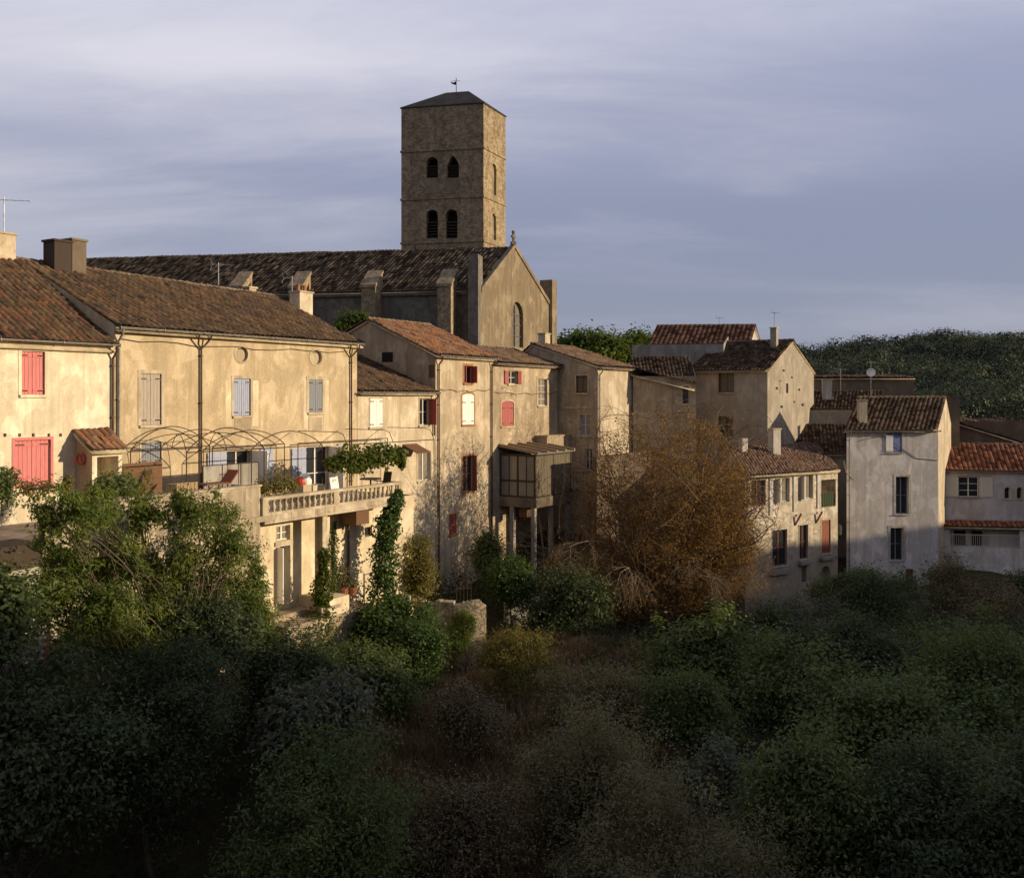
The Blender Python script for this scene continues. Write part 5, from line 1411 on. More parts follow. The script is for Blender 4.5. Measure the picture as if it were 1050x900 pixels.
def crown_pts(ells, ncl, per, spread, rng, shell=2.4, lump=.28):
    """clustered points spread through lumpy ellipsoids; returns points and outward directions"""
    w = np.array([e[1][0] * e[1][1] + e[1][1] * e[1][2] + e[1][0] * e[1][2] for e in ells]); w = w / w.sum()
    P, O = [], []
    pick = rng.choice(len(ells), ncl, p=w)
    for k, e in enumerate(ells):
        n = int((pick == k).sum())
        if n == 0: continue
        d = rng.normal(size=(n, 3)); d /= np.linalg.norm(d, axis=1, keepdims=True)
        ph = rng.uniform(0, 6.28, 6)
        lm = 1 + lump * (np.sin(d[:, 0] * 4.3 + ph[0]) * np.sin(d[:, 1] * 4.9 + ph[1]) + .7 * np.sin(d[:, 2] * 6.1 + ph[2]) * np.cos(d[:, 0] * 7.3 + ph[3]))
        r = rng.uniform(0, 1, n) ** (1 / shell) * lm
        c = np.array(e[0])[None] + d * np.array(e[1])[None] * r[:, None]
        q = np.repeat(c, per, 0); sp = np.repeat(rng.uniform(.5, 1.4, (n, 1)), per, 0) * spread
        dl = rng.normal(size=q.shape); P.append(q + dl * sp * np.array([1, 1, .75])[None]); dl /= np.linalg.norm(dl, axis=1, keepdims=True) + 1e-9; O.append(dl * .8 + np.repeat(d, per, 0) * .5)
    return np.concatenate(P), np.concatenate(O)

def limb_path(a, b, rng, k=6, bow=.12):
    a, b = V(a), V(b); L = (b - a).length; pts = []
    o1 = V([rng.uniform(-1, 1) for _ in range(3)]) * L * bow
    for i in range(k):
        t = i / (k - 1); p = a.lerp(b, t) + o1 * math.sin(math.pi * t) + V([rng.uniform(-1, 1) for _ in range(3)]) * L * .025 * (0 < i < k - 1)
        pts.append(p)
    return pts

def tree(name, label, cat, base, ells, ncl, per, spread, L, Wd, mat, bark, seed, r0=.15, up=.4, droop=.2, shell=2.4, lump=.28, group=None, stems=1, twigs=26):
    rng = np.random.default_rng(seed); rr = random.Random(seed)
    root = thing(name, label, cat, base, group)
    P, O = crown_pts(ells, ncl, per, spread, rng, shell, lump)
    Vq, Fq = leaf_quads(P, L, Wd, rng, up, O, droop)
    cl = np.repeat(rng.uniform(0, 1, ncl), per)[:len(P)]
    if len(cl) < len(P): cl = np.resize(cl, len(P))
    at = np.clip(.55 * cl + .45 * rng.uniform(0, 1, len(P)), 0, 1)
    np_mesh('crown', Vq, Fq, mat, root, attr=at)
    mb = MB(); b = V(base); b.z -= .3
    big = max(ells, key=lambda e: e[1][0] * e[1][2]); top = V(big[0])
    for s in range(stems):
        off = V((rr.uniform(-.35, .35), rr.uniform(-.35, .35), 0)) * (stems > 1)
        tp_ = top + V((rr.uniform(-1, 1) * big[1][0] * .4, rr.uniform(-1, 1) * big[1][1] * .4, 0)) * (stems > 1)
        pts = limb_path(b + off, tp_, rr, 7, .08)
        mb.tube(pts, [r0 * (1 - .75 * i / 6) for i in range(7)], 7)
        for e in ells:
            st = pts[rr.choice((2, 3, 4))]
            q = limb_path(st, V(e[0]), rr, 6, .05); mb.tube(q, [r0 * .2 * (1 - .7 * i / 5) for i in range(6)], 6)
            for _ in range(max(2, twigs // (len(ells) * stems))):
                d = V((rr.gauss(0, 1), rr.gauss(0, 1), rr.gauss(.2, .8))).normalized()
                en = V(e[0]) + V((d.x * e[1][0], d.y * e[1][1], d.z * e[1][2])) * rr.uniform(.7, 1.0)
                w = limb_path(q[rr.choice((2, 3, 4, 5))], en, rr, 6, .16); mb.tube(w, [r0 * .2 * (1 - .8 * i / 5) + .004 for i in range(6)], 4, cap=False)
    if stems == 1:
        for _ in range(16):
            e = rr.choice(ells); d = V((rr.gauss(0, 1), rr.gauss(0, 1), abs(rr.gauss(.5, .6)))).normalized()
            a = V(e[0]); en = a + V((d.x * e[1][0], d.y * e[1][1], d.z * e[1][2])) * rr.uniform(1.15, 1.5)
            pth = limb_path(a, en, rr, 6, .1); mb.tube(pth, [.014 - .002 * i for i in range(6)], 4, cap=False)
            for j in (3, 4):
                dd = V((rr.gauss(0, 1), rr.gauss(0, 1), rr.gauss(.4, .6))).normalized() * (en - a).length * .22
                mb.tube([pth[j], pth[j] + dd * .5 + V((0, 0, .02)), pth[j] + dd], [.007, .005, .003], 3, cap=False)
    mb.build('trunk', bark, root, smooth=True)
    return root

def box_tree(name, label, cat, x0, y0, x1, y1, Y, **k):
    if 'clump' not in k: k['clump'] = 1
    if k.pop('clump'):
        k['ncl'] = int(k.get('ncl', 500) * .52); k['per'] = int(k.get('per', 22) * 2.0); k['spread'] = k.get('spread', .22) * 1.45; k['L'] = k.get('L', .14) * (1.0 + .35 * ((k['seed'] * 37) % 5) / 4); k['W'] = k.get('W', .07) * (.8 + .5 * ((k['seed'] * 53) % 7) / 6)
    """tree or shrub whose crown spans a pixel box at depth Y, rooted in the ground below"""
    cx, cy = (x0 + x1) / 2, (y0 + y1) / 2; c = pt(cx, cy, Y); rx = (x1 - x0) / 2 * Y / F; rz = (y1 - y0) / 2 * Y / F
    ry = k.pop('ry', rx * .8); nb = k.pop('nb', 4); seed = k['seed']; rr = random.Random(seed * 7 + 1)
    ells = []
    for i in range(nb):
        a = 6.28 * i / nb + rr.uniform(-.4, .4); f = rr.uniform(.28, .5)
        s = rr.uniform(.56, .74)
        ells.append((V((c.x + math.cos(a) * rx * f, c.y + math.sin(a) * ry * f, c.z + rr.uniform(-.4, .42) * rz)), (rx * s, ry * s, rz * s)))
    for i in range(9):                                   # uneven outline: small lobes and upright shoots
        d = V((rr.gauss(0, 1), rr.gauss(0, .8), rr.gauss(.35, .8))).normalized(); f = rr.uniform(.68, 1.0); q = rr.uniform(.12, .27)
        ells.append((V((c.x + d.x * rx * f, c.y + d.y * ry * f, c.z + d.z * rz * f)), (rx * q, ry * q, rz * q * rr.uniform(.9, 1.9))))
    k['lump'] = k.get('lump', .42)
    bx, by = c.x + rr.uniform(-.2, .2) * rx, c.y + .1 * ry
    base = V((bx, by, gz(bx, by)))
    return tree(name, label, cat, base, ells, int(k.pop('ncl', 500) * 1.7), k.pop('per', 22), k.pop('spread', .22), k.pop('L', .14), k.pop('W', .07), k.pop('mat'), k.pop('bark', M['bark']), k.pop('seed'), **k)

M['bark'] = barkmat('grey_brown_bark', (.055, .042, .03), (.12, .095, .07))
M['bark2'] = barkmat('pale_twigs', (.15, .115, .08), (.27, .21, .145))
M['bark3'] = barkmat('warm_bark', (.12, .075, .045), (.23, .145, .09))
M['lf_ash'] = leafmat('ash_leaves', [(.075, .11, .026), (.125, .17, .038), (.175, .22, .05), (.26, .275, .07)], .45)
M['lf_dark'] = leafmat('dark_green_leaves', [(.062, .084, .042), (.098, .128, .06), (.145, .175, .078)])
M['lf_mid'] = leafmat('mid_green_leaves', [(.085, .115, .042), (.135, .175, .058), (.19, .23, .078)])
M['lf_bright'] = leafmat('bright_green_leaves', [(.07, .10, .02), (.10, .145, .026), (.15, .18, .035)], .45)
M['lf_yellow'] = leafmat('yellow_green_leaves', [(0.117, 0.111, 0.031), (0.182, 0.163, 0.044), (0.247, 0.202, 0.058)])
M['lf_grey'] = leafmat('grey_green_leaves', [(.10, .11, .075), (.15, .16, .11), (.21, .22, .15)])
M['lf_olive'] = leafmat('tan_green_leaves', [(.14, .13, .07), (.24, .21, .115), (.38, .33, .19)])
M['lf_orange'] = leafmat('autumn_leaves', [(.14, .08, .036), (.22, .125, .05), (.31, .18, .068), (.17, .135, .054), (.40, .24, .095)], .4)
M['lf_brown'] = leafmat('dry_brown_leaves', [(.115, .092, .05), (.18, .14, .075), (.26, .205, .115)], .2)
M['lf_ivy'] = leafmat('ivy_leaves', [(0.036, 0.068, 0.018), (0.068, 0.117, 0.024), (0.120, 0.180, 0.036)], .25)
M['lf_vine'] = leafmat('vine_leaves', [(.06, .085, .018), (.10, .135, .026), (.17, .18, .04)], .45)
M['lf_forest'] = leafmat('forest_leaves', [(.026, .038, .025), (.048, .065, .035), (.076, .093, .044), (.12, .124, .058)], .15)

# ---- the big ash in front of the terrace, in evening sun
def lit_ash():
    Y = 32.5
    E_ = [((58, 526), 27, 24), ((102, 516), 30, 22), ((148, 524), 24, 24), ((200, 520), 28, 24), ((230, 535), 16, 20), ((232, 560), 26, 26), ((183, 572), 26, 22), ((128, 572), 30, 24), ((72, 580), 28, 28), ((48, 618), 24, 26), ((105, 622), 28, 24), ((160, 620), 26, 22), ((215, 602), 28, 30), ((260, 590), 17, 30), ((250, 640), 26, 32), ((195, 652), 30, 26), ((130, 660), 32, 22), ((80, 660), 24, 22)]
    ells = [(pt(c[0], c[1], T.Y(c[0]) - 2.5 + ((i * 37) % 5 - 2) * .45), (rx * Y / F, rx * Y / F * .8, ry * Y / F)) for i, (c, rx, ry) in enumerate(E_)]
    x, y = pt(165, 700, 30.0).xy
    tree('ash_tree', 'tall sunlit green ash tree screening the terrace block at the left', 'tree', V((x, y, gz(x, y))), ells, 470, 78, .20, .20, .052, M['lf_ash'], M['bark'], 3, r0=.17, up=.2, droop=.7, shell=2.2, stems=3, twigs=70, lump=.4)
lit_ash()
B_ = box_tree
B_('tree', 'dark leaved tree reaching in at the left edge beside the white wall', 'tree', -60, 582, 26, 700, 25.2, seed=5, ncl=120, per=40, spread=.22, L=.16, W=.08, mat=M['lf_mid'], r0=.12)
B_('shrub', 'round dark shrub at the foot of the sunlit ash tree', 'shrub', 178, 612, 262, 692, 31, seed=6, ncl=240, per=40, spread=.16, L=.12, W=.06, mat=M['lf_dark'], r0=.07)
B_('shrub', 'lit green shrub between the ash tree and the patio', 'shrub', 225, 600, 285, 690, 33, seed=7, ncl=200, per=34, spread=.16, L=.12, W=.055, mat=M['lf_ash'], r0=.06)
B_('tree', 'large dark spreading tree filling the lower left corner', 'tree', -60, 668, 130, 900, 25, seed=8, ncl=520, per=46, spread=.24, L=.15, W=.07, mat=M['lf_dark'], r0=.16, nb=6)
B_('tree', 'dark fine leaved tree right of the lower left corner tree', 'tree', 85, 655, 235, 850, 27.5, seed=9, ncl=480, per=46, spread=.22, L=.13, W=.05, mat=M['lf_dark'], r0=.13, nb=6)
B_('shrub', 'dark shrub with pale pointed leaves below the garden steps', 'shrub', 268, 690, 382, 812, 29, seed=10, ncl=300, per=26, spread=.20, L=.24, W=.085, mat=M['lf_grey'], r0=.08, droop=1.2)
B_('shrub', 'dark leafy shrub directly below the patio', 'shrub', 250, 645, 340, 735, 32, seed=11, ncl=300, per=36, spread=.18, L=.13, W=.06, mat=M['lf_dark'], r0=.08)
B_('shrub', 'sunlit green shrub mound beside the garden steps under the ivy', 'shrub', 362, 618, 442, 700, 41, seed=12, ncl=320, per=36, spread=.2, L=.14, W=.08, mat=M['lf_ivy'], r0=.06)
B_('shrub', 'dark rounded shrub in front of the foot of the garden steps', 'shrub', 335, 668, 425, 735, 36, seed=13, ncl=260, per=36, spread=.2, L=.14, W=.07, mat=M['lf_mid'], r0=.06)
B_('shrub', 'yellowing tall shrub beside the ivy covered balcony corner', 'shrub', 398, 545, 447, 625, 47, seed=14, ncl=220, per=30, spread=.2, L=.15, W=.08, mat=M['lf_yellow'], r0=.06)
B_('conifer', 'small upright bright green conifer in front of the dry stone wall', 'shrub', 462, 621, 487, 690, 46, seed=15, ncl=160, per=40, spread=.1, L=.10, W=.03, mat=M['lf_bright'], r0=.05, nb=3)
B_('shrub', 'glossy green bush directly below the glazed verandah', 'shrub', 497, 572, 550, 620, 51, seed=16, ncl=220, per=36, spread=.18, L=.15, W=.08, mat=M['lf_ivy'], r0=.06)
B_('shrub', 'bushy dark green shrub against the wall left of the verandah posts', 'shrub', 488, 545, 512, 600, 56, seed=17, ncl=110, per=34, spread=.18, L=.15, W=.08, mat=M['lf_mid'], r0=.05)
B_('shrub', 'yellow green feathery shrub catching the last sun in mid slope', 'shrub', 490, 648, 578, 725, 40, seed=18, ncl=340, per=34, spread=.18, L=.16, W=.035, mat=M['lf_yellow'], r0=.06, up=-.2)
B_('shrub', 'wide grey brown shrub on the dry slope left of the centre', 'shrub', 405, 800, 530, 915, 28.5, seed=19, ncl=380, per=36, spread=.22, L=.10, W=.035, mat=M['lf_brown'], r0=.08, shell=1.8)
B_('shrub', 'tan green bushy tree at the bottom centre', 'shrub', 540, 715, 690, 870, 30, seed=20, ncl=560, per=38, spread=.2, L=.12, W=.045, mat=M['lf_olive'], r0=.12, nb=6)
B_('shrub', 'tan seeded bush spreading along the bottom edge right of centre', 'shrub', 560, 800, 840, 960, 26.5, seed=21, ncl=620, per=38, spread=.2, L=.11, W=.045, mat=M['lf_olive'], r0=.12, nb=7)
B_('shrub', 'green bush below the trailing twigs of the orange tree', 'shrub', 662, 640, 765, 765, 40, seed=22, ncl=460, per=36, spread=.24, L=.17, W=.085, mat=M['lf_mid'], r0=.1)
B_('shrub', 'bright tipped low green bush in front of the orange tree', 'shrub', 660, 695, 760, 790, 35, seed=23, ncl=360, per=36, spread=.2, L=.15, W=.075, mat=M['lf_mid'], r0=.08)
B_('shrub', 'upright dark bush right of the tan green bushy tree', 'shrub', 772, 740, 890, 900, 28, seed=24, ncl=460, per=40, spread=.22, L=.14, W=.07, mat=M['lf_mid'], r0=.1)
B_('shrub', 'grey leaved shrub at the foot of the two storey rubble house', 'shrub', 790, 612, 892, 705, 50, seed=25, ncl=380, per=32, spread=.22, L=.16, W=.07, mat=M['lf_grey'], r0=.08)
B_('tree', 'broad dark green tree in the right middle ground', 'tree', 840, 688, 1035, 850, 34, seed=26, ncl=700, per=40, spread=.26, L=.17, W=.085, mat=M['lf_mid'], r0=.16, nb=7)
B_('tree', 'dark tree filling the lower right corner', 'tree', 900, 760, 1120, 950, 27, seed=27, ncl=620, per=42, spread=.24, L=.14, W=.07, mat=M['lf_dark'], r0=.16, nb=6)
B_('shrub', 'dark bramble thicket at the foot of the tall mottled house', 'shrub', 850, 588, 965, 660, 60, seed=28, ncl=360, per=32, spread=.25, L=.17, W=.09, mat=M['lf_dark'], r0=.06)
B_('shrub', 'sprawling brownish bramble below the right edge balcony', 'shrub', 945, 582, 1100, 680, 60, seed=29, ncl=420, per=32, spread=.26, L=.16, W=.08, mat=M['lf_brown'], r0=.06, shell=1.8)
B_('shrub', 'small dark climber rising against the wall below the balcony railing', 'shrub', 945, 570, 990, 612, 68, seed=30, ncl=60, per=26, spread=.2, L=.16, W=.09, mat=M['lf_dark'], r0=.05, shell=1.6)
B_('shrub', 'dark low bush left of the grey leaved shrub under the rubble house', 'shrub', 745, 625, 830, 700, 47, seed=31, ncl=260, per=34, spread=.25, L=.16, W=.08, mat=M['lf_dark'], r0=.06)
B_('shrub', 'shadowed bush in the dark hollow left of the orange tree', 'shrub', 540, 585, 620, 690, 50, seed=32, ncl=360, per=34, spread=.25, L=.17, W=.09, mat=M['lf_dark'], r0=.06)
B_('shrub', 'dark mid slope bush between the centre and the broad right hand tree', 'shrub', 745, 690, 850, 770, 38, seed=33, ncl=320, per=34, spread=.22, L=.15, W=.07, mat=M['lf_dark'], r0=.06)
B_('shrub', 'leafy dark bramble against the left corner of the tall mottled house', 'shrub', 836, 582, 906, 650, 62, seed=41, ncl=220, per=34, spread=.26, L=.19, W=.1, mat=M['lf_mid'], r0=.06)
B_('shrub', 'low dark bramble under the lowest door of the tall mottled house', 'shrub', 896, 594, 962, 655, 63, seed=42, ncl=220, per=34, spread=.26, L=.19, W=.1, mat=M['lf_dark'], r0=.06)
B_('shrub', 'brown seeded bramble between the tall mottled house and the balcony railing', 'shrub', 950, 580, 1014, 650, 64, seed=43, ncl=220, per=34, spread=.26, L=.18, W=.08, mat=M['lf_brown'], r0=.06)
B_('shrub', 'dark green bramble at the far right under the balcony', 'shrub', 1005, 586, 1080, 650, 64, seed=44, ncl=220, per=34, spread=.26, L=.19, W=.1, mat=M['lf_dark'], r0=.06)
B_('shrub', 'brown wiry scrub in the middle of the dry slope', 'shrub', 445, 705, 520, 765, 34, seed=45, ncl=170, per=34, spread=.2, L=.12, W=.04, mat=M['lf_brown'], r0=.06, shell=1.8)
B_('tree', 'dark rounded tree at the bottom edge left of the wide grey brown shrub', 'tree', 225, 770, 420, 960, 25.5, seed=46, ncl=480, per=40, spread=.22, L=.13, W=.06, mat=M['lf_mid'], r0=.12, nb=6)
B_('shrub', 'dark leafy bush in the hollow right of the upright dark bush', 'shrub', 690, 770, 800, 880, 31, seed=47, ncl=340, per=38, spread=.2, L=.14, W=.07, mat=M['lf_grey'], r0=.08)
B_('shrub', 'dark spreading bush below the brambles on the right slope', 'shrub', 880, 635, 1000, 720, 46, seed=48, ncl=340, per=36, spread=.26, L=.18, W=.09, mat=M['lf_mid'], r0=.08)
B_('shrub', 'dark bush at the right edge of the slope below the brambles', 'shrub', 985, 640, 1100, 750, 42, seed=49, ncl=340, per=36, spread=.26, L=.18, W=.09, mat=M['lf_dark'], r0=.08)
B_('tree', 'tall dark bushy tree in the right middle ground left of the broad dark green tree', 'tree', 765, 655, 865, 800, 37, seed=61, ncl=420, per=38, spread=.24, L=.16, W=.08, mat=M['lf_mid'], r0=.12, nb=5)
B_('tree', 'feathery green tree rising in front of the right edge brambles', 'tree', 930, 648, 1060, 790, 36, seed=62, ncl=460, per=38, spread=.24, L=.17, W=.06, mat=M['lf_mid'], r0=.12, nb=5)
B_('tree', 'dark green tree standing below the dark bramble corner of the tall mottled house', 'tree', 845, 630, 935, 735, 43, seed=63, ncl=380, per=38, spread=.26, L=.18, W=.09, mat=M['lf_dark'], r0=.12, nb=5)
B_('shrub', 'olive toned bush on the slope above the tan green bushy tree', 'shrub', 560, 680, 660, 770, 36, seed=64, ncl=320, per=36, spread=.2, L=.13, W=.05, mat=M['lf_olive'], r0=.08)
B_('shrub', 'fresh green bush right of the dark rounded shrub below the steps', 'shrub', 395, 640, 455, 705, 39, seed=65, ncl=220, per=36, spread=.2, L=.15, W=.08, mat=M['lf_ivy'], r0=.06)
# beyond the church: bright treetops
B_('tree', 'bright green treetop behind the roofs just right of the church gable', 'tree', 566, 346, 634, 378, 120, seed=34, ncl=300, per=40, spread=.55, L=.5, W=.3, mat=M['lf_bright'], r0=.3, nb=7)
B_('tree', 'small bright green treetop left of the long dark red roof', 'tree', 632, 343, 668, 372, 124, seed=35, ncl=160, per=40, spread=.5, L=.5, W=.3, mat=M['lf_bright'], r0=.3, nb=5)
B_('shrub', 'green bush growing beside the church wall behind the roofs', 'shrub', 347, 321, 373, 342, 68, seed=36, ncl=70, per=34, spread=.2, L=.25, W=.14, mat=M['lf_bright'], r0=.08, nb=3)

# ---- ivy columns, vine and terrace plants
def climber(name, label, cat, path, radii, n, L, Wd, mat, seed, bark=None):
    rng = np.random.default_rng(seed); path = [V(p) for p in path]
    base = path[0]
    root = thing(name, label, cat, base)
    k = len(path); tpos = rng.uniform(0, k - 1.001, n); P = []
    ph = rng.uniform(0, 6.28)
    for t_ in tpos:
        i = int(t_); f = t_ - i; p = path[i].lerp(path[i + 1], f); r = radii[i] * (1 - f) + radii[i + 1] * f
        P.append((p.x, p.y, p.z, r * (1 + .35 * math.sin(t_ * 5 + ph))))
    P = np.array(P); d = rng.normal(size=(n, 3)); d /= np.linalg.norm(d, axis=1, keepdims=True)
    C = P[:, :3] + d * (P[:, 3] * rng.uniform(.55, 1.1, n))[:, None]
    Vq, Fq = leaf_quads(C, L, Wd, rng, .1, d, .8)
    np_mesh('foliage', Vq, Fq, mat, root, attr=rng.uniform(0, 1, n))
    mb = MB(); mb.tube([p + V((RND.uniform(-.1, .1), RND.uniform(-.1, .1), 0)) for p in path], [.05] * k, 5); mb.build('stem', bark or M['bark'], root)
    return root
ip = T.off(.05)
climber('ivy', 'dense dark ivy hanging down the balcony corner to the garden', 'ivy', [ip.P(ip.s(x), ip.z(x, y), .1) for x, y in ((395, 655), (392, 625), (392, 590), (392, 560), (396, 535), (402, 517), (407, 505))], [1.1, .85, .65, .55, .48, .36, .2], 7500, .16, .12, M['lf_ivy'], 51)
climber('ivy', 'narrow yellowing ivy climbing the balcony pillar', 'ivy', [ip.P(ip.s(x), ip.z(x, y), .15) for x, y in ((325, 690), (326, 655), (327, 620), (329, 590), (329, 565))], [.75, .62, .48, .32, .16], 4200, .14, .10, M['lf_vine'], 52)
q_ = T.off(-1.0)
climber('ivy', 'thin dark creeper trailing down behind the balcony pillar', 'ivy', [U.P(U.s(x), U.z(x, y), .12) for x, y in ((341, 610), (342, 590), (340, 565), (341, 535))], [.15, .2, .22, .12], 700, .12, .08, M['lf_ivy'], 53)
climber('grape_vine', 'leafy grape vine spreading over the right hand pergola', 'vine', [q_.P(q_.s(x), q_.z(x, y)) for x, y in ((338, 476), (352, 472), (366, 474), (380, 468), (394, 466), (408, 466), (412, 478))], [.22, .55, .62, .55, .5, .35, .18], 2600, .2, .17, M['lf_vine'], 54)
climber('flowering_bush', 'yellow flowering bush behind the left end of the balustrade', 'plant', [q_.P(q_.s(x), q_.z(x, y)) for x, y in ((268, 500), (278, 497), (290, 496), (302, 497))], [.35, .5, .5, .3], 1500, .12, .07, M['lf_yellow'], 55)
climber('terrace_plant', 'leafy green plants standing on the terrace edge before the brown screen', 'plant', [q_.P(q_.s(x), q_.z(x, y)) for x, y in ((98, 502), (112, 497), (125, 496), (134, 503))], [.3, .55, .5, .3], 1700, .14, .08, M['lf_mid'], 56)
climber('terrace_plant', 'dry yellow stalks rising before the brown screen', 'plant', [q_.P(q_.s(x), q_.z(x, y)) for x, y in ((140, 505), (146, 495), (152, 482))], [.4, .3, .2], 420, .22, .03, M['lf_yellow'], 57)
climber('geranium', 'orange red flowering plants below the lower pink shutters', 'plant', [q_.P(q_.s(x), q_.z(x, y)) for x, y in ((22, 499), (36, 501), (50, 499))], [.22, .3, .2], 520, .1, .07, M['lf_orange'], 58)
climber('lemon_bush', 'small yellow flowered bush in a pot beside the pink lower shutters', 'plant', [q_.P(q_.s(x), q_.z(x, y)) for x, y in ((66, 503), (68, 496), (70, 490))], [.22, .22, .16], 380, .1, .06, M['lf_yellow'], 59)
climber('terrace_plant', 'green bush at the left end of the terrace by the pink house', 'plant', [q_.P(q_.s(x), q_.z(x, y)) for x, y in ((-10, 512), (0, 500), (6, 488))], [.6, .5, .3], 1400, .15, .08, M['lf_mid'], 60)
# pots by the recessed wall
for i, (x, y) in enumerate(((347, 607), (352, 610))):
    q = MB(); p = U.P(U.s(x), zp - .02, .35 + .2 * i); q.lathe(p, [(.12, 0), (.18, .3), (.2, .32), (.19, .36), (.15, .36)], 10)
    r = thing('potted_plant', ['leafy plant in a terracotta pot against the recessed wall', 'smaller potted plant in front of the leafy terracotta pot'][i], 'plant', p)
    q.build('pot', M['terracotta'], r)
    rng = np.random.default_rng(70 + i); P_, O_ = crown_pts([(p + V((0, 0, .85 - .35 * i)), (.3, .3, .5 - .2 * i))], 30, 12, .07, rng); Vq, Fq = leaf_quads(P_, .12, .05, rng, .2, O_)
    np_mesh('foliage', Vq, Fq, M['lf_olive'], r, attr=rng.uniform(0, 1, len(P_)))

# ---- the orange tree: many stems, arching twigs, sparse turning leaves
def branch_tree(name, label, cat, base, starts, seed, levels, leafn, leafL, leafW, lmat, bark, grav, leaf_filter=None, spread=.12, dome=None):
    rr = random.Random(seed); rng = np.random.default_rng(seed)
    root = thing(name, label, cat, base)
    mb = MB(); tips = []
    def grow(p, d, L, r, lev):
        k = 6; pts = [p]; g = grav[lev]
        for i in range(k):
            if dome is not None:
                e = V(((p.x - dome[0].x) / dome[1].x, (p.y - dome[0].y) / dome[1].y, (p.z - dome[0].z) / dome[1].z)); 
                if e.length > .85: d = d - V((e.x, e.y, e.z)) * .55 * (e.length - .6)
            d = (d + V((rr.gauss(0, .16), rr.gauss(0, .16), rr.gauss(0, .12) + g))).normalized()
            p = p + d * (L / k); pts.append(p)
        mb.tube(pts, [r * (1 - .72 * i / k) for i in range(k + 1)], (7, 6, 4, 3, 3)[lev], cap=False)
        if lev >= levels - 2: tips.extend(pts[1:] if lev == levels - 1 else pts[3:])
        if lev < levels - 1:
            n = (7, 7, 5, 4)[lev]
            for j in range(n):
                t_ = (.25, .2, .15, .15)[lev] + (1 - .25) * (j + rr.random()) / n
                i = min(k - 1, int(t_ * k)); f = t_ * k - i
                q = pts[i].lerp(pts[min(i + 1, k)], min(1, f)); ax = V((rr.gauss(0, 1), rr.gauss(0, 1), rr.gauss(0, .5)))
                tang = (pts[min(i + 1, k)] - pts[i]).normalized(); sd = (ax - tang * ax.dot(tang)).normalized()
                nd = (tang * rr.uniform(.5, .85) + sd * rr.uniform(.55, .95)).normalized()
                grow(q, nd, L * rr.uniform(.48, .68), r * .54 * (1 - .4 * t_), lev + 1)
    for (p, d, L, r) in starts: grow(V(p), V(d).normalized(), L, r, 0)
    mb.build('trunk', bark, root, smooth=True)
    tp_ = np.array([tuple(p) for p in tips])
    if leaf_filter is not None: tp_ = tp_[leaf_filter(tp_)]
    sel = tp_[rng.integers(0, len(tp_), leafn)] + rng.normal(size=(leafn, 3)) * spread
    Vq, Fq = leaf_quads(sel, leafL, leafW, rng, .2, None, .5)
    np_mesh('crown', Vq, Fq, lmat, root, attr=np.clip(rng.normal(.5, .25, leafn), 0, 1))
    return root
ob = pt(678, 655, 56); ob.z = gz(ob.x, ob.y) - .2
st = [(ob + V((dx, dy, 0)), dv, L, r) for dx, dy, dv, L, r in (
    (-.6, 0, (-.42, -.1, 1), 8.4, .12), (-.3, .3, (-.22, .1, 1), 10.0, .13), (.1, -.2, (.02, -.15, 1), 10.8, .14), (.4, .1, (.24, .05, 1), 10.2, .13), (.7, -.1, (.46, -.05, 1), 9.0, .12),
    (.5, -.4, (.6, -.45, .8), 5.4, .09), (-.5, -.4, (-.6, -.4, .75), 5.0, .09), (0, -.5, (.1, -.7, .8), 5.2, .09), (.2, .4, (.1, .5, 1), 9.2, .11), (-.1, -.4, (-.2, -.35, 1), 9.0, .10), (.9, .2, (.75, .1, .8), 5.4, .09), (-.8, .1, (-.75, .1, .9), 5.0, .09))]
rs = np.random.default_rng(3)
def keep(t):
    u = t[:, 0] / t[:, 1] * F + CX
    p = .55 + .45 * sm(640, 720, u); p = np.where(t[:, 2] < -9.3, p * .55, p)
    c_ = pt(683, 537, 56); e_ = ((t[:, 0] - c_.x) / 5.05) ** 2 + ((t[:, 1] - c_.y) / 4.4) ** 2 + ((t[:, 2] - c_.z) / 7.3) ** 2
    p = np.where(e_ > 1.0, p * .06, p)
    return rs.uniform(0, 1, len(t)) < p
branch_tree('autumn_tree', 'big multi stemmed tree with thin orange brown leaves and pale trailing twigs', 'tree', ob, st, 21, 4, 54000, .17, .075, M['lf_orange'], M['bark3'], (.06, .0, -.06, -.14), keep, .15, dome=(pt(683, 537, 56), V((5.05, 4.2, 7.5))))
# pale bare stems standing just left of it
ob2 = pt(632, 640, 55.5); ob2.z = gz(ob2.x, ob2.y) - .2
branch_tree('bare_tree', 'slender nearly bare pale stemmed tree left of the orange tree', 'tree', ob2, [(ob2, (-.10, .0, 1), 9.4, .08), (ob2 + V((.5, .1, 0)), (.02, .05, 1), 9.6, .08), (ob2 + V((-.5, 0, 0)), (-.28, 0, 1), 8.0, .06)], 8, 3, 500, .12, .06, M['lf_orange'], M['bark2'], (.10, .16, .12))
# hanging tangle of pale twigs at its foot
ob3 = pt(655, 585, 53); 
branch_tree('trailing_twigs', 'tangle of pale bare twigs hanging at the foot of the orange tree', 'shrub', V((ob3.x, ob3.y, gz(ob3.x, ob3.y))), [(ob3 + V((dx, dy, dz)), (dx * .5 + .05, -.6, .25), L, .05) for dx, dy, dz, L in ((-2.0, .3, .6, 3.2), (-.6, -.2, 0, 3.4), (1.7, 0, -.2, 3.6), (2.8, .3, .1, 3.4), (-1.6, .4, 1.4, 3.2), (3.6, .5, .6, 2.8), (1.2, .1, .9, 3.2))], 13, 4, 4200, .11, .05, M['lf_orange'], M['bark2'], (-.10, -.13, -.16, -.2))
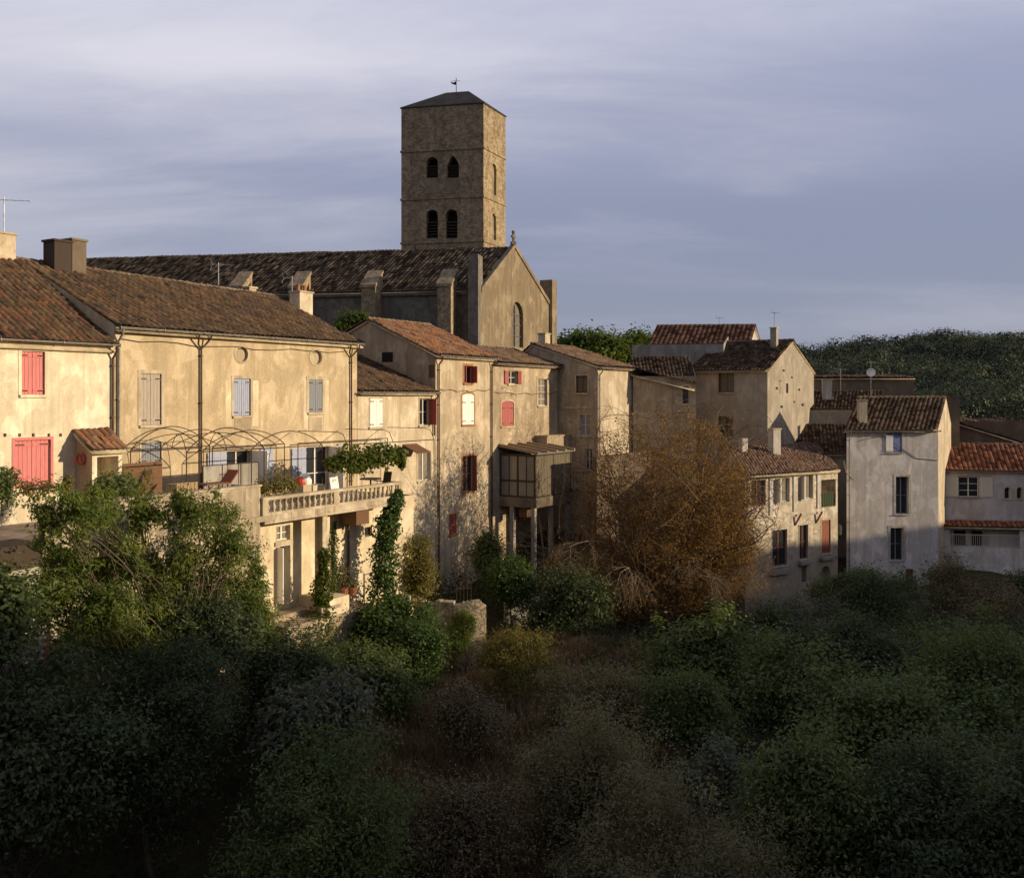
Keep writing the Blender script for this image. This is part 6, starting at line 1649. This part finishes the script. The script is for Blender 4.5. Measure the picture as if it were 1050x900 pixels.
# thin climber on the verandah wall
p0 = A.P(A.s(543), -4.2, .12)
branch_tree('bare_climber', 'thin leafless climber fanned on the wall above the verandah', 'climber', p0, [(p0 + dA.to_3d() * k, (dA.x * k * .4, dA.y * k * .4, 1), 2.6, .018) for k in (-1.0, -.5, 0, .5, 1.0)], 5, 3, 30, .08, .04, M['lf_brown'], M['bark2'], (.05, .1, .1))

# ---- ground cover
def scatter(name, n, region, L, Wd, mat, seed, hmax=.5, upright=False, kind='stuff'):
    rng = np.random.default_rng(seed); X = []; 
    while sum(len(a) for a in X) < n:
        x = rng.uniform(region[0], region[1], n * 2); y = rng.uniform(region[2], region[3], n * 2); m = region[4](x, y) if len(region) > 4 else np.ones(len(x), bool)
        X.append(np.stack([x[m], y[m]], 1))
    X = np.concatenate(X)[:n]
    cl = .5 + .5 * np.sin(X[:, 0] * 1.7 + 2 * np.sin(X[:, 1] * 1.1)) * np.sin(X[:, 1] * 1.9 + np.sin(X[:, 0] * .8))
    z = ground_z(X[:, 0], X[:, 1]) + rng.uniform(0, 1, n) * hmax * (.3 + .9 * cl)
    C = np.stack([X[:, 0], X[:, 1], z], 1)
    if not upright: Vq, Fq = leaf_quads(C, L, Wd, rng, .5)
    else:
        ang = rng.uniform(0, 6.28, n); l = L * rng.uniform(.5, 1.3, n) * (.5 + .8 * cl); bx = np.stack([np.cos(ang), np.sin(ang), np.zeros(n)], 1)
        lean = rng.normal(size=(n, 3)) * .35; lean[:, 2] = 1
        b = C.copy(); b[:, 2] = ground_z(C[:, 0], C[:, 1]) - .02
        tpp = b + lean * l[:, None]; mid = b + lean * l[:, None] * .55 + bx * .03
        Vq = np.stack([b - bx * Wd * .5, b + bx * Wd * .5, mid + bx * Wd * .4, tpp], 1).reshape(-1, 3); Fq = np.arange(n * 4).reshape(n, 4)
    ob_ = np_mesh(name, Vq, Fq, mat, attr=np.clip(.5 * cl + .5 * rng.uniform(0, 1, n), 0, 1)); tag(ob_, kind=kind)
    return ob_
inview = lambda x, y: (np.abs(x / y) < .78)
M['lf_under'] = leafmat('shaded_undergrowth', [(.028, .04, .018), (.045, .06, .026), (.07, .075, .036)])  # leaf colours darkened to give shaded gaps between the shrubs
M['grass_dry'] = leafmat('dry_grass', [(.17, .115, .068), (.26, .18, .105), (.36, .26, .155)], .2)
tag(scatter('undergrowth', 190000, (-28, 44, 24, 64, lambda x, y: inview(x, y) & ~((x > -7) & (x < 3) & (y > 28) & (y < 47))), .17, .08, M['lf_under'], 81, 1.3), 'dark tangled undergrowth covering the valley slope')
tag(scatter('dry_grass', 60000, (-7, 6, 26, 50), .55, .022, M['grass_dry'], 82, 0, True), 'dry brown grass on the middle of the slope')
tag(scatter('bramble', 26000, (-8, 5, 27, 49), .12, .05, M['lf_brown'], 83, .55), 'brown bramble scrub on the middle of the slope')

# ---- far woods on the hills: one mass of crowns
def woods(name, label, n, xr, yr, size, per, seed, mat, filt=None):
    rng = np.random.default_rng(seed)
    y = rng.uniform(*yr, n * 3); x = rng.uniform(*xr, n * 3)
    m = (x / y > -.02) & (x / y < .60)
    if filt is not None: m &= filt(x, y)
    x, y = x[m][:n], y[m][:n]; n = len(x)
    s = size * rng.uniform(.45, 1.6, n)
    z = ground_z(x, y)
    d = rng.normal(size=(n, per, 3)); d /= np.linalg.norm(d, axis=2, keepdims=True); d[:, :, 2] = np.abs(d[:, :, 2]) * 1.0 - .25
    r = rng.uniform(.72, 1.05, (n, per, 1)) * (1 + .22 * np.sin(d[:, :, :1] * 5 + s[:, None, None] * 9) * np.cos(d[:, :, 1:2] * 6))
    C = np.stack([x, y, z + s * .9], 1)[:, None, :] + d * r * s[:, None, None] * np.array([1, 1, .85])[None, None]
    dd = d.reshape(-1, 3)
    Vq, Fq = leaf_quads(C.reshape(-1, 3), size * .17, size * .145, rng, .1, dd * 5)
    at = np.clip(np.repeat(rng.uniform(0, 1, n), per) * .85 + .15 * rng.uniform(0, 1, n * per), 0, 1)
    o_ = np_mesh(name, Vq, Fq, mat, attr=at); tag(o_, label, kind='stuff'); return o_
woods('woodland', 'dense green woods covering the far hills', 1500, (-30, 330), (265, 500), 5.6, 250, 91, M['lf_forest'], lambda x, y: (x / y > .26) | (x / y < .15))
woods('woodland', 'dark wooded spur below the far hills on the right', 700, (45, 160), (150, 215), 2.5, 110, 92, M['lf_forest'], lambda x, y: x / y > .3)
# ================================================================== sky, sun, camera
S = V((1, -.11, 0)).normalized(); EL = math.radians(11.6)
Sd = V((S.x * math.cos(EL), S.y * math.cos(EL), math.sin(EL)))
w = bpy.data.worlds.new('World'); scene.world = w; w.use_nodes = True
nt = w.node_tree; nt.nodes.clear()
def wn(t, **k):
    n = nt.nodes.new(t)
    for a, b in k.items(): setattr(n, a, b)
    return n
out = wn('ShaderNodeOutputWorld'); bg = wn('ShaderNodeBackground'); bg.inputs['Strength'].default_value = .1
sky = wn('ShaderNodeTexSky', sky_type='NISHITA', sun_disc=False, sun_elevation=EL, sun_rotation=math.atan2(S.x, S.y), altitude=200, air_density=1.2, dust_density=1.5, ozone_density=2.5)
tc = wn('ShaderNodeTexCoord'); sx = wn('ShaderNodeSeparateXYZ'); nt.links.new(tc.outputs['Generated'], sx.inputs[0])
def m_(op, a, b=0.0):
    n = wn('ShaderNodeMath', operation=op)
    for i, v in enumerate((a, b)):
        if isinstance(v, bpy.types.NodeSocket): nt.links.new(v, n.inputs[i])
        else: n.inputs[i].default_value = v
    return n.outputs[0]
def ramp(f, st):
    n = wn('ShaderNodeValToRGB'); cr = n.color_ramp; cr.interpolation = 'EASE'
    while len(cr.elements) > 1: cr.elements.remove(cr.elements[-1])
    cr.elements[0].position = st[0][0]; cr.elements[0].color = (*st[0][1], 1)
    for p, c in st[1:]: e = cr.elements.new(p); e.color = (*c, 1)
    nt.links.new(f, n.inputs[0]); return n.outputs[0]
def mixc(f, a, b, mode='MIX'):
    n = wn('ShaderNodeMix', data_type='RGBA', blend_type=mode)
    for s, v in ((0, f), (6, a), (7, b)):
        if isinstance(v, bpy.types.NodeSocket): nt.links.new(v, n.inputs[s])
        elif s == 0: n.inputs[0].default_value = v
        else: n.inputs[s].default_value = (*v, 1)
    return n.outputs[2]
# cloud sheet: directions projected on a high plane, so bands thin out towards the horizon
zc = m_('MAXIMUM', sx.outputs['Z'], 0.0)
den = m_('ADD', zc, .16)
u = m_('DIVIDE', sx.outputs['X'], den); v = m_('DIVIDE', sx.outputs['Y'], den)
cb = wn('ShaderNodeCombineXYZ'); nt.links.new(u, cb.inputs[0]); nt.links.new(v, cb.inputs[1])
def noise(vec, scl, sc3, det=6, rough=.55, dist=.6, loc=(0, 0, 0)):
    mp = wn('ShaderNodeMapping'); mp.inputs['Scale'].default_value = sc3; mp.inputs['Rotation'].default_value = (0, 0, .22); mp.inputs['Location'].default_value = loc; nt.links.new(vec, mp.inputs[0])
    n = wn('ShaderNodeTexNoise'); n.inputs['Scale'].default_value = scl; n.inputs['Detail'].default_value = det; n.inputs['Roughness'].default_value = rough; n.inputs['Distortion'].default_value = dist
    nt.links.new(mp.outputs[0], n.inputs['Vector']); return n.outputs['Fac']
n1 = noise(cb.outputs[0], .40, (.6, 1.25, 1), 3, .45, .3, (2.2, .3, 0))
n2 = noise(cb.outputs[0], 1.3, (.55, 1.2, 1), 7, .6, .8, (.4, 3.1, 0))
n3 = noise(cb.outputs[0], 5.0, (.5, 1.2, 1), 6, .65, 1.0)
f = m_('ADD', m_('MULTIPLY', n1, .78), m_('ADD', m_('MULTIPLY', n2, .17), m_('MULTIPLY', n3, .05)))
cl = ramp(f, [(.41, (0, 0, 0)), (.60, (1, 1, 1))])
base = ramp(sx.outputs['Z'], [(0.0, (3.3, 3.5, 4.5)), (.08, (2.9, 3.2, 4.4)), (.17, (2.9, 3.2, 4.6)), (.26, (3.6, 3.85, 5.4)), (.38, (4.3, 4.6, 6.3)), (1, (3.2, 3.5, 5.0))])
bright = ramp(sx.outputs['Z'], [(0.0, (3.9, 4.0, 4.9)), (.12, (5.0, 5.05, 6.0)), (.21, (8.0, 7.7, 8.4)), (.4, (8.6, 8.4, 9.3)), (1, (5.0, 5.1, 6.2))])
c = mixc(m_('MULTIPLY', cl, .9), base, bright)
c = mixc(.1, c, sky.outputs[0])
c = mixc(1.0, c, ramp(m_('ADD', m_('MULTIPLY', sx.outputs['Y'], .5), .5), [(.38, (.66, .66, .66)), (.68, (1, 1, 1))]), 'MULTIPLY')
nt.links.new(c, bg.inputs['Color']); nt.links.new(bg.outputs[0], out.inputs['Surface'])

sun = bpy.data.lights.new('sun', 'SUN'); sun.energy = 5.0; sun.angle = math.radians(.5); sun.color = (1.0, .80, .53)
so = bpy.data.objects.new('sun', sun); col.objects.link(so); so.rotation_euler = Sd.to_track_quat('Z', 'Y').to_euler(); so.location = (60, -20, 40)

cam = bpy.data.cameras.new('camera'); co = bpy.data.objects.new('camera', cam); col.objects.link(co)
co.location = (0, 0, 0); co.rotation_euler = (math.pi / 2, 0, 0)
cam.sensor_fit = 'HORIZONTAL'; cam.sensor_width = 36; cam.lens = 36 * F / 1050; cam.shift_y = -(450 - HY) / 1050
cam.clip_start = .1; cam.clip_end = 9000
scene.camera = co
scene.view_settings.view_transform = 'Standard'; scene.view_settings.look = 'None'; scene.view_settings.exposure = 0; scene.view_settings.gamma = 1
scene.render.resolution_x = 1024; scene.render.resolution_y = 877
